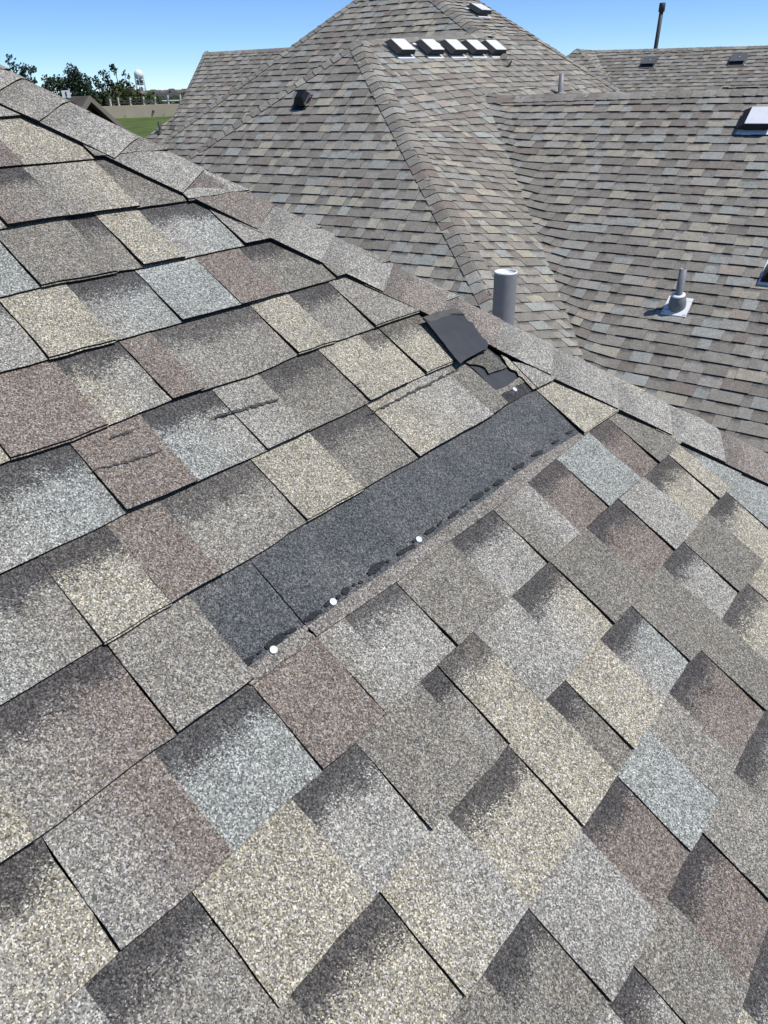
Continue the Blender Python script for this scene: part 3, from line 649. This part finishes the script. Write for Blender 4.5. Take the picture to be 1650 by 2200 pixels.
# ------------------------------------------------------------------ vents and pipes
def fpt(frame, u, v, w):
    o, cu, dv, nn = FRM[frame]; return o + cu * u + dv * v + nn * w
def hexa(name, frame, b, t, mats, parent, bev=0., fm=None):
    """solid between rectangle b=(u0,u1,v0,v1,w) and t likewise"""
    bm = bmesh.new()
    vs_ = [bm.verts.new(fpt(frame, u, v, r[4])) for r in (b, t) for u, v in ((r[0], r[2]), (r[1], r[2]), (r[1], r[3]), (r[0], r[3]))]
    for f in ((3, 2, 1, 0), (4, 5, 6, 7), (0, 1, 5, 4), (1, 2, 6, 5), (2, 3, 7, 6), (3, 0, 4, 7)): bm.faces.new([vs_[i] for i in f])
    if bev: bmesh.ops.bevel(bm, geom=bm.edges[:], offset=bev, segments=2, affect='EDGES')
    return bm_obj(name, bm, mats, parent)
def box_vent(frame, u, v, label, group=None, sx=1., lid=None, hood=None, cat='roof vent'):
    """low box vent: flange, throat, hood flaring towards its foot, pale lid; (u, v) is the lid's upper left corner"""
    t = thing('roof_vent', (0, 0, 0), label, cat, group); s = sx
    x = lambda a: u + (a - .45) * s
    y = lambda a: v + (a - .13) * s
    hexa('flange', frame, (x(.385), x(.71), y(.06), y(.435), .008), (x(.387), x(.708), y(.062), y(.433), .015), [WHITE], t)
    hexa('throat', frame, (x(.44), x(.66), y(.14), y(.37), .0155), (x(.44), x(.66), y(.14), y(.37), .05), [BLACKM], t)
    hexa('hood', frame, (x(.37), x(.695), y(.10), y(.405), .046), (x(.447), x(.703), y(.127), y(.393), .1), [hood or HOODM], t, .004)  # sides coloured dark for the shade under the lid; the metal is pale
    hexa('lid', frame, (x(.45), x(.70), y(.13), y(.39), .1015), (x(.452), x(.698), y(.132), y(.388), .107), [lid or LIDM], t, .002)
    return t
pos5 = ['first and largest of the row of five pale lidded vents, next to the hip cap', 'second pale lidded vent from the hip cap in the row of five',
        'middle one of the five pale lidded vents in a row', 'fourth pale lidded vent from the hip cap in the row of five',
        'last of the row of five pale lidded vents, farthest from the hip cap']
for du, lb in zip((0, .575, 1.06, 1.51, 1.95), pos5): box_vent('R', .452 + du, .132 - du * .006, lb, 'pale lidded box vents in a row below the ridge')
box_vent('U2', DATA['V6'][0][0], DATA['V6'][0][1], 'pale lidded box vent standing alone near the top of the highest roof')
box_vent('W', 3.46, .33, 'pale lidded box vent on the right wing just below its ridge', sx=1.08)
t = thing('roof_vent', (0, 0, 0), 'black vent low on the right wing, only its dark corner in the picture', 'roof vent')
hexa('flange', 'W', (4.225, 4.6, 2.45, 2.765, .006), (4.227, 4.598, 2.452, 2.763, .014), [WHITE], t)
hexa('hood', 'W', (4.24, 4.56, 2.5, 2.74, .0145), (4.29, 4.55, 2.53, 2.70, .10), [BLACKM], t, .004)
hexa('lid', 'W', (4.285, 4.555, 2.525, 2.705, .1005), (4.287, 4.553, 2.527, 2.703, .106), [HOODM], t)
# black hooded vent on the front slope
t = thing('roof_vent', (0, 0, 0), 'small black hooded vent alone on the front slope of the large roof', 'roof vent')
hexa('flange', 'F', (-.455, -.245, .965, 1.225, .006), (-.453, -.247, .967, 1.223, .0135), [HOODM], t)
hexa('throat', 'F', (-.425, -.275, 1.0, 1.14, .0137), (-.425, -.275, 1.0, 1.14, .05), [BLACKM], t)
hexa('hood', 'F', (-.437, -.257, .985, 1.19, .05), (-.40, -.285, 1.02, 1.14, .125), [BLACKM], t, .006)
hexa('hood_rim', 'F', (-.262, -.250, .985, 1.19, .0495), (-.262, -.2505, .986, 1.189, .062), [VGREY], t)
def low_vent(u, v, label):
    t = thing('roof_vent', (0, 0, 0), label, 'roof vent', 'low grey vents on the farthest roof')
    hexa('flange', 'Q', (u - .01, u + .37, v - .03, v + .40, .012), (u - .008, u + .368, v - .028, v + .398, .02), [VGREY], t)
    hexa('throat', 'Q', (u + .02, u + .33, v + .02, v + .36, .0205), (u + .02, u + .33, v + .02, v + .27, .07), [BLACKM], t)
    hexa('lid', 'Q', (u - .005, u + .35, v, v + .30, .0705), (u, u + .345, v, v + .295, .079), [VGREY], t, .002)
    bm = bmesh.new(); bmesh.ops.create_icosphere(bm, subdivisions=1, radius=.016)
    bmesh.ops.translate(bm, verts=bm.verts, vec=fpt('Q', u + .2, v + .16, .084)); bm_obj('bolt', bm, [WHITE], t)
    bm = bmesh.new(); bmesh.ops.create_icosphere(bm, subdivisions=1, radius=.018)
    bmesh.ops.translate(bm, verts=bm.verts, vec=fpt('Q', u + .385, v + .38, .02)); bm_obj('bolt', bm, [WHITE], t)
low_vent(-1.80, -1.40, 'low grey vent with a black mouth under the dark flue pole')
low_vent(.365, -1.365, 'low grey vent with a black mouth on the farthest roof, right of the flue pole')

def tube(name, P, axis, prof, m, parent, seg=28, hollow=None, smooth=True, tilt=None, xa=None):
    """lathe: prof = [(radius, height)] about axis from P"""
    ax = Vector(axis).normalized(); x = ax.orthogonal().normalized() if xa is None else xa; y = ax.cross(x)
    bm = bmesh.new(); rings = []
    for (r, h) in prof:
        rings.append([bm.verts.new(P + ax * (h + (tilt(math.cos(a), math.sin(a)) if tilt and h == prof[-1][1] else 0)) + (x * math.cos(a) + y * math.sin(a)) * r) for a in (i * math.tau / seg for i in range(seg))])
    for a, b in zip(rings, rings[1:]):
        for i in range(seg): bm.faces.new((a[i], a[(i + 1) % seg], b[(i + 1) % seg], b[i]))
    if hollow is None: bm.faces.new(rings[-1])
    return bm_obj(name, bm, [m], parent, smooth=smooth)
Z = Vector((0, 0, 1))
PI_ = {k: Vector(v) for k, v in DATA['PIPE'].items()}
# large pipe rising behind the near hip: outer wall, rim, white disc painting the sunlit inside
t = thing('vent_pipe', (0, 0, 0), 'thick grey plastic vent pipe rising just behind the near hip cap', 'vent pipe')
P = PI_['big']; r = .0572
tube('outer_wall', P - Z * 1.3, Z, [(r, 0), (r, 1.298)], GREYM, t, 40, hollow=1)
PVC = mat('white_plastic', (.82, .83, .84), .35, spec=.5)
tube('rim', P - Z * .25, Z, [(.001, .240), (r - .0065, .242), (r - .0065, .248), (r - .0055, .251), (r - .001, .251), (r + .0004, .2475), (r + .0004, .244)], PVC, t, 40, hollow=1)  # innermost ring is a plug, white in place of sunlight inside the pipe
# boot and small pipe on the right wing
t = thing('vent_pipe', (0, 0, 0), 'slim grey vent pipe in a flared boot on the right wing', 'vent pipe')
o_, cu_, dv_, nn_ = FRM['W']
uc, vc = 3.622, 3.165
hexa('flashing', 'W', (uc - .118, uc + .118, vc - .12, vc + .118, .010), (uc - .117, uc + .117, vc - .119, vc + .117, .0165), [WHITE], t)
bp = fpt('W', uc, vc, .0168)
mid = (nn_ * .45 + Z * .55).normalized()
tube('boot', bp, mid, [(.078, -.03), (.082, .01), (.080, .05), (.070, .095), (.060, .112)], BOOTM, t, 28, hollow=1)
tube('collar', bp + mid * .108, mid, [(.056, 0), (.064, .004), (.064, .014), (.052, .019), (.036, .021)], WHITE, t, 28, hollow=1)
tube('pipe', bp + mid * .09, Z, [(.0345, 0), (.0345, .27), (.028, .271), (.028, .2)], GREYM, t, 24, hollow=1)
for a, b in ((-.1, .095), (.09, .1), (.105, .098)):
    bm = bmesh.new(); bmesh.ops.create_icosphere(bm, subdivisions=1, radius=.006); bmesh.ops.translate(bm, verts=bm.verts, vec=fpt('W', uc + a, vc + b, .017)); bm_obj('screw', bm, [HOODM], t)
t = thing('flue_pole', (0, 0, 0), 'tall thin dark flue pole with a collared top above the farthest ridge', 'flue pipe')
P = PI_['pole'] + Vector((0, .5, -.25))
tube('pole', P, Vector((.02, 0, 1)), [(.052, 0), (.052, 1.17)], POLEM, t, 16)
tube('cap', P + Vector((.02, 0, 1)) * 1.08, Z, [(.056, 0), (.078, .01), (.078, .19), (.06, .2)], POLEM, t, 16)
t = thing('vent_pipe', (0, 0, 0), 'short grey vent pipe peeking over the ridge of the right wing', 'vent pipe')
tube('pipe', PI_['upipe'] - Z * .1, Z, [(.037, 0), (.037, .38)], GREYM, t, 16)
tube('collar', PI_['upipe'] - Z * .02, Z, [(.06, 0), (.05, .05), (.04, .07)], GREYM, t, 16)
t = thing('vent_pipe', (0, 0, 0), 'tiny dark vent pipe low on the left rear roof', 'vent pipe')
tube('pipe', PI_['lpipe'] - Z * .05, Z, [(.04, 0), (.04, .27)], POLEM, t, 12)
tube('collar', PI_['lpipe'] - Z * .05, Z, [(.10, 0), (.06, .07), (.045, .09)], POLEM, t, 12)

# ------------------------------------------------------------------ ground and far things
GRASS = mat('spring_grass', (.085, .12, .035), .95, spec=.1, noise_amp=.45, noise_scale=.25)
bm = bmesh.new(); bmesh.ops.create_grid(bm, x_segments=4, y_segments=4, size=3500)
bm_obj('ground', bm, [GRASS], kind='structure')
def ray(px, py): return (r_ * (px - 825) + u_ * (1100 - py) - b_ * 1524.7).normalized()
def place(px, py, dist):
    """world point at a horizontal distance along a bearing"""
    q = ray(px, py); s = dist / math.hypot(q.x, q.y); return Vector((0, 0, H)) + q * s
def base(px, dist): P = place(px, 195, dist); P.z = 0; return P
def side(px):  # horizontal unit vector to the right, seen from the camera
    q = ray(px, 195); return Vector((q.y, -q.x, 0)).normalized()
# sandy retaining wall with a post and rail fence along its top
SAND = mat('sandy_concrete', (.50, .42, .31), .95, noise_amp=.1, noise_scale=.3)
a, b = base(205, 205), base(470, 205)
DW = 205
def wall_pts(px): P = base(px, DW); return P
t = thing('retaining_wall', (0, 0, 0), 'long low sandy retaining wall across the grass field', 'wall')
pl = [wall_pts(x) for x in (150, 230, 310, 390, 480)]
VV, F = [], []
ht = 2.55
for q in pl:
    dq = Vector((q.x, q.y, 0)).normalized()
    VV += [q - Z * .3, q + Z * ht, q + Z * ht + dq * 3.0, q + dq * 3.0 - Z * .3]
for i in range(4):
    for j in range(3): F.append([i * 4 + j, i * 4 + j + 1, i * 4 + j + 5, i * 4 + j + 4])
mesh_obj('wall_face', VV, F, [SAND], t)
for x, w in ((233, .5), (268, .5), (330, 1.5), (352, .45)):
    p = place(x, 243, DW - .1); bm = bmesh.new(); bmesh.ops.create_icosphere(bm, subdivisions=1, radius=.22 * w); bmesh.ops.translate(bm, verts=bm.verts, vec=Vector((p.x, p.y, 1.2 if w > 1 else .5)))
    bm_obj('stain', bm, [mat('weed', (.12, .09, .05), .9)], t)
t = thing('fence', (0, 0, 0), 'low post and rail fence on top of the sandy wall', 'fence')
POSTM = mat('pale_post', (.45, .42, .38), .9); RAILM = mat('dark_rail', (.06, .065, .06), .8)
for x in (232, 250, 276, 305, 330, 358, 385):
    p = base(x, DW + 1.5); sd_ = side(x); bm = bmesh.new(); bmesh.ops.create_cube(bm, size=1)
    hh = rnd.uniform(1.5, 2.2)
    bmesh.ops.transform(bm, matrix=Matrix.Translation((p.x, p.y, ht + hh / 2)) @ Matrix.Diagonal((.42, .42, hh, 1)), verts=bm.verts)
    bm_obj('post', bm, [POSTM], t)
for z in (.55, 1.05):
    A1, B1 = base(222, DW + 1.5), base(400, DW + 1.5); d = (B1 - A1); ang = math.atan2(d.y, d.x)
    bm = bmesh.new(); bmesh.ops.create_cube(bm, size=1); c = (A1 + B1) / 2
    bmesh.ops.transform(bm, matrix=Matrix.Translation((c.x, c.y, ht + z)) @ Matrix.Rotation(ang, 4, 'Z') @ Matrix.Diagonal((d.length, .1, .2, 1)), verts=bm.verts)
    bm_obj('rail', bm, [RAILM], t)
# gabled neighbour whose peak shows above the near hip
def prism(name, L, W_, hgt, over, m, parent, Mx, thick=.0):
    """gable roof of length L (x) and width W (y), ridge along x at z=hgt"""
    bm = bmesh.new(); q = []
    for x in (-L / 2, L / 2):
        q.append([bm.verts.new(Mx @ Vector(p)) for p in ((x, -W_ / 2, 0), (x, 0, hgt), (x, W_ / 2, 0), (x, W_ / 2, -thick), (x, 0, hgt - thick), (x, -W_ / 2, -thick))])
    for i in range(6): bm.faces.new((q[0][i], q[0][(i + 1) % 6], q[1][(i + 1) % 6], q[1][i]))
    bm.faces.new(q[0]); bm.faces.new(q[1][::-1])
    return bm_obj(name, bm, [m], parent)
BROOF = mat('brown_shingle_roof', (.10, .085, .07), .95, noise_amp=.25, noise_scale=1.2)
GSIDE = mat('dark_brown_siding', (.07, .05, .04), .9, noise_amp=.2, noise_scale=3)
TRIM = mat('taupe_trim', (.20, .17, .14), .8)
t = thing('house', (0, 0, 0), 'small brown gabled house peeking over the near hip cap on the left', 'house')
pk = place(187, 206, 60); sr = side(187); fw = Vector((pk.x, pk.y, 0)).normalized()
xd = (fw * .80 - sr * .60).normalized(); yd = Vector((-xd.y, xd.x, 0))
Mx = Matrix(((xd.x, yd.x, 0, 0), (xd.y, yd.y, 0, 0), (0, 0, 1, 0), (0, 0, 0, 1)))
Mx.translation = pk + xd * 5.0 - Z * 3.2
prism('roof', 10.4, 7.6, 3.2, 0, BROOF, t, Mx, .22)
Mg = Mx.copy(); Mg.translation = Mx.translation + xd * .5 - Z * .22
prism('gable_wall', 10.2, 6.7, 2.9, 0, GSIDE, t, Mg, 2.2)
for s in (-1, 1):
    bm = bmesh.new(); c = pk - xd * .24
    pts = [c + Z * .02, c + yd * s * 3.85 - Z * 3.26, c + yd * s * 3.85 - Z * 3.62, c - Z * .36]
    v1 = [bm.verts.new(p) for p in pts]; v2 = [bm.verts.new(p - xd * .08) for p in pts]
    bm.faces.new(v1); bm.faces.new(v2[::-1])
    for i in range(4): bm.faces.new((v1[i], v1[(i + 1) % 4], v2[(i + 1) % 4], v2[i]))
    bm_obj('rake_board', bm, [TRIM], t)
box_wall('wall', pk.x - 4, pk.x + 2.5, pk.y - 1, pk.y + 5, 0, 1.6, GSIDE, t)
# small white panel on a post beside that gable
t = thing('sign', (0, 0, 0), 'small square white board with a dark upright bar, beside the brown gable', 'sign')
p = place(142, 202, 56); sr = side(142); fw = Vector((p.x, p.y, 0)).normalized(); an = math.atan2(sr.y, sr.x)
for nm, w, h, d, m, off in (('board', .5, .40, .05, WHITE, 0), ('bar', .07, .26, .02, HOODM, -.045), ('post', .08, 5, .06, POLEM, .06)):
    bm = bmesh.new(); bmesh.ops.create_cube(bm, size=1)
    zc = p.z - (2.6 if nm == 'post' else 0)
    cc = p + fw * off
    bmesh.ops.transform(bm, matrix=Matrix.Translation((cc.x, cc.y, zc)) @ Matrix.Rotation(an, 4, 'Z') @ Matrix.Diagonal((w, d, h, 1)), verts=bm.verts)
    bm_obj(nm, bm, [m], t)
# trees
def leaf_mat(name, col):
    m = mat(name, col, .8, spec=.15); m.node_tree.nodes['Principled BSDF'].inputs['Base Color'].default_value = (*col, 1); return m
PINEL = mat('dark_needles', (.055, .078, .048), .85, spec=.15, noise_amp=.5, noise_scale=1.2)
OAKL = mat('olive_leaves', (.085, .098, .045), .85, spec=.15, noise_amp=.45, noise_scale=.9)
BUSHL = mat('fresh_green_leaves', (.065, .105, .030), .85, spec=.15, noise_amp=.4, noise_scale=1.0)
BARK = mat('bark', (.055, .043, .034), .95, noise_amp=.3, noise_scale=5)
def tree(name, px, dist, top_px, wid, kind, label, cat='tree', group=None, leaf=PINEL, seed=1, base_h=0., leaf_s=.34, dens=1., lean=0.):
    rr = random.Random(seed); B = base(px, dist); top = place(px, top_px, dist).z - base_h; w = wid
    B.z = base_h; t = thing(name, B, label, cat, group)
    sr = side(px); fw = Vector((B.x, B.y, 0)).normalized()
    tw = bmesh.new()
    def limb(a, b, r0, r1, seg=6):
        ax = (b - a).normalized(); x = ax.orthogonal().normalized(); y = ax.cross(x)
        q = [[tw.verts.new(p + (x * math.cos(i * math.tau / seg) + y * math.sin(i * math.tau / seg)) * r) for i in range(seg)] for p, r in ((a, r0), (b, r1))]
        for i in range(seg): tw.faces.new((q[0][i], q[0][(i + 1) % seg], q[1][(i + 1) % seg], q[1][i]))
    clumps = []
    if kind == 'tall':      # several upright leaders, tufts with sky between them
        n = max(2, int(3.2 * dens + .5))
        leads = []
        for i in range(n):
            off = (i - (n - 1) / 2) / max(1, n - 1) * w * .8 if n > 1 else 0
            hh = top * rr.uniform(.72, .9) if i != int(n * .6) else top
            tip = B + sr * (off + rr.uniform(-.3, .3)) + fw * rr.uniform(-1.2, 1.2) + Z * hh
            root = B + sr * off * .25
            midp = (root + tip) / 2 + sr * off * .3
            limb(root - Z * .2, midp, .22, .15); limb(midp, tip, .15, .04); leads.append((root, midp, tip))
            for k in range(int(13 * dens)):
                s = rr.uniform(.34, 1.0); c = (midp + (tip - midp) * ((s - .5) * 2)) if s > .5 else (root + (midp - root) * s * 2)
                rad = w * .20 * (1.25 - s * .75); c2 = c + sr * rr.uniform(-rad, rad) * 1.3 + fw * rr.uniform(-rad, rad) + Z * rr.uniform(-.2, .5)
                limb(c, c2, .05, .02, 4); clumps.append((c2, rr.uniform(.4, .95) * w * .13 + .22))
    else:                   # rounded, dense
        limb(B - Z * .2, B + Z * top * .45, .25, .14)
        for k in range(int(46 * dens)):
            th = rr.uniform(0, math.tau); ph = math.acos(rr.uniform(-.75, 1)); q = rr.uniform(.55, 1) ** .6
            c = B + Z * top * .52 + sr * (math.cos(th) * math.sin(ph) * w / 2 * q) + fw * (math.sin(th) * math.sin(ph) * w / 2 * q) + Z * (math.cos(ph) * top * .47 * q)
            limb(B + Z * top * rr.uniform(.25, .5), c, .06, .02, 4); clumps.append((c, rr.uniform(.5, 1) * w * .17))
    bm_obj('trunk', tw, [BARK], t)
    VV, F = [], []
    for (c, r) in clumps:
        for k in range(int(26 * max(.6, min(1.6, r)))):
            d = Vector((rr.gauss(0, 1), rr.gauss(0, 1), rr.gauss(0, 1) * 1.15)).normalized() * r * rr.uniform(.3, 1) ** .6
            s = leaf_s * rr.uniform(.6, 1.3); n_ = Vector((rr.gauss(0, 1), rr.gauss(0, 1), rr.gauss(0, 1))).normalized(); x = n_.orthogonal().normalized() * s; y = n_.cross(x)
            b = len(VV); p = c + d; VV += [p - x, p - y * .6, p + x, p + y * .6]; F.append([b, b + 1, b + 2, b + 3])
    mesh_obj('crown', VV, F, [leaf], t)
    return t
tree('evergreen_tree', 22, 190, 128, 7.5, 'tall', 'dark evergreen at the far left, only its top over the near hip cap', seed=2, dens=1.3)
tree('evergreen_tree', 76, 196, 147, 6.2, 'tall', 'dark evergreen with thin gaps, second from the left behind the near hip', seed=3, dens=1.0)
tree('evergreen_tree', 149, 200, 144, 8.4, 'tall', 'dense dark evergreen clump above the small white board', seed=4, dens=1.9)
tree('evergreen_tree', 180, 206, 178, 4.4, 'tall', 'small dark evergreen between the dense clump and the brown gable', seed=5, dens=.9)
tree('evergreen_tree', 222, 212, 156, 7.0, 'tall', 'open branched evergreen left of the tallest tree', seed=6, dens=1.1)
tree('evergreen_tree', 258, 214, 139, 5.0, 'tall', 'tallest thin evergreen with tufted top, left of the water tower', seed=8, dens=.9)
tree('leafy_tree', 212, 216, 196, 9.0, 'round', 'dull olive tree low behind the brown gable', leaf=OAKL, seed=9, dens=1.0)
tree('leafy_tree', 266, 212, 186, 9.0, 'round', 'broad dense olive tree in front of the water tower', leaf=OAKL, seed=10, dens=2.0, leaf_s=.36)
tree('bush', 318, 240, 206, 8.0, 'round', 'bright green bush left of the white roofed building', 'bush', leaf=BUSHL, seed=11, dens=1.0)
tree('bush', 343, 330, 206, 9.0, 'round', 'pale green bush in front of the dark hip roof', 'bush', leaf=BUSHL, seed=12, dens=1.0)
tree('bush', 369, 209, 226, 4.6, 'round', 'round green bush just above the sandy wall', 'bush', leaf=BUSHL, seed=13, dens=.9, base_h=2.4)
tree('bush', 344, 210, 229, 3.6, 'round', 'small dark bush on top of the sandy wall', 'bush', leaf=OAKL, seed=14, dens=.7, base_h=2.4)
tree('bush', 391, 300, 205, 9, 'round', 'yellow green bush at the edge of the left rear roof', 'bush', leaf=BUSHL, seed=15, dens=1.0)
# water tower
t = thing('water_tower', (0, 0, 0), 'white round water tower on a lattice base beyond the trees', 'water tower')
D_ = 900; p = place(298, 160.5, D_); rad = 9.4 / 1524.7 * D_ * .84
WTM = mat('white_tank_paint', (.80, .80, .80), .5)
bm = bmesh.new(); bmesh.ops.create_uvsphere(bm, u_segments=24, v_segments=16, radius=rad)
bmesh.ops.translate(bm, verts=bm.verts, vec=p); bm_obj('tank', bm, [WTM], t, smooth=True)
g0 = Vector((p.x, p.y, 0)); DKT = mat('dark_tank_base', (.05, .055, .065), .7)
tube('drum', Vector((p.x, p.y, p.z - rad - 4.6)), Z, [(3.2, 0), (3.2, 3.8), (3.4, 4.6)], DKT, t, 16)
tube('drum', Vector((p.x, p.y, p.z - rad - 9.5)), Z, [(2.0, 0), (2.0, 3)], DKT, t, 16)
LGM = mat('grey_steel_leg', (.35, .37, .40), .6)
zt = p.z - rad * .3
for i in range(6):
    an = i * math.tau / 6 + .3; dv2 = Vector((math.cos(an), math.sin(an), 0))
    tube('leg', g0 + dv2 * rad * 1.12, Vector((0, 0, zt)) - dv2 * rad * .12, [(.3, 0), (.3, zt)], LGM, t, 6)
for z in (.35, .62):
    tube('brace_ring', Vector((p.x, p.y, zt * z)), Z, [(rad * 1.02, 0), (rad * 1.02, .7)], LGM, t, 12, hollow=1)
# white roofed long building with a dark hip roofed house behind
t = thing('long_building', (0, 0, 0), 'long low building with a bright white roof edge beyond the sandy wall', 'building')
q = base(348, 260); an = math.atan2(side(348).y, side(348).x)
def rot_box(name, c, an, sx, sy, z0, z1, m, parent):
    bm = bmesh.new(); bmesh.ops.create_cube(bm, size=1)
    bmesh.ops.transform(bm, matrix=Matrix.Translation((c.x, c.y, (z0 + z1) / 2)) @ Matrix.Rotation(an, 4, 'Z') @ Matrix.Diagonal((sx, sy, z1 - z0, 1)), verts=bm.verts)
    return bm_obj(name, bm, [m], parent)
rot_box('wall', q, an, 12.4, 7, 0, 2.1, mat('pale_tan_wall', (.40, .35, .28), .9), t)
rot_box('roof', q, an, 13.2, 8, 2.1, 2.75, WHITE, t)
def hip_roof(name, c, an, L, W_, z0, h, m, parent, inset=.5):
    bm = bmesh.new(); cs, sn = math.cos(an), math.sin(an)
    g = lambda x, y, z: bm.verts.new((c.x + cs * x - sn * y, c.y + sn * x + cs * y, z))
    b4 = [g(-L / 2, -W_ / 2, z0), g(L / 2, -W_ / 2, z0), g(L / 2, W_ / 2, z0), g(-L / 2, W_ / 2, z0)]
    i_ = W_ / 2 * inset; r0, r1 = g(-L / 2 + i_, 0, z0 + h), g(L / 2 - i_, 0, z0 + h)
    for f in ((b4[0], b4[1], r1, r0), (b4[2], b4[3], r0, r1), (b4[1], b4[2], r1), (b4[3], b4[0], r0), (b4[3], b4[2], b4[1], b4[0])): bm.faces.new(f)
    return bm_obj(name, bm, [m], parent)
DROOF = mat('dark_slate_roof', (.055, .058, .066), .9, noise_amp=.15, noise_scale=.6)
t = thing('house', (0, 0, 0), 'dark slate hip roofed house behind the white roofed building', 'house')
q = base(358, 330); rot_box('wall', q, an, 14, 9, 0, 2.2, WALLM, t); hip_roof('roof', q, an, 16.5, 10, 2.2, 2.4, DROOF, t, .8)
# street of houses on the skyline
ROOFS = [mat('skyline_roof_grey', (.16, .145, .125), .95, noise_amp=.1, noise_scale=.4), mat('skyline_roof_brown', (.13, .105, .085), .95, noise_amp=.1, noise_scale=.4), mat('skyline_roof_dark', (.09, .08, .07), .95)]
SKYW = mat('skyline_brick', (.25, .17, .12), .9)
desc = ['beside the water tower foot', 'second from the water tower', 'third from the water tower', 'fourth from the water tower', 'fifth from the water tower', 'sixth from the water tower', 'seventh from the water tower', 'last in the row beside the left rear roof']
colw = ['grey', 'brown', 'dark']
for i, px in enumerate((304, 316, 329, 342, 356, 369, 382, 396)):
    q = base(px, 560 + (i * 37) % 60); an = math.atan2(side(px).y, side(px).x); c3 = i % 3
    t = thing('house', (0, 0, 0), f'tiny {colw[c3]} roofed skyline house, {desc[i]}', 'house', 'houses along the skyline')
    z1 = 3.2 + rnd.uniform(-.2, .3)
    rot_box('wall', q, an, 7.5, 7, 0, z1, SKYW, t)
    hip_roof('roof', q, an + rnd.uniform(-.3, .3), 9.2, 8.2, z1, rnd.uniform(1.9, 2.8), ROOFS[c3], t, .75)
    # dark gable facing the field
    sr = side(px); fw = Vector((q.x, q.y, 0)).normalized(); g = q - fw * 4.1 + sr * rnd.uniform(-1.5, 1.5)
    xd = fw; yd = -sr
    Mx = Matrix(((xd.x, yd.x, 0, 0), (xd.y, yd.y, 0, 0), (0, 0, 1, 0), (0, 0, 0, 1))); Mx.translation = g + Z * z1
    prism('gable', 4, 3.4, 1.7, 0, ROOFS[2], t, Mx, .3)
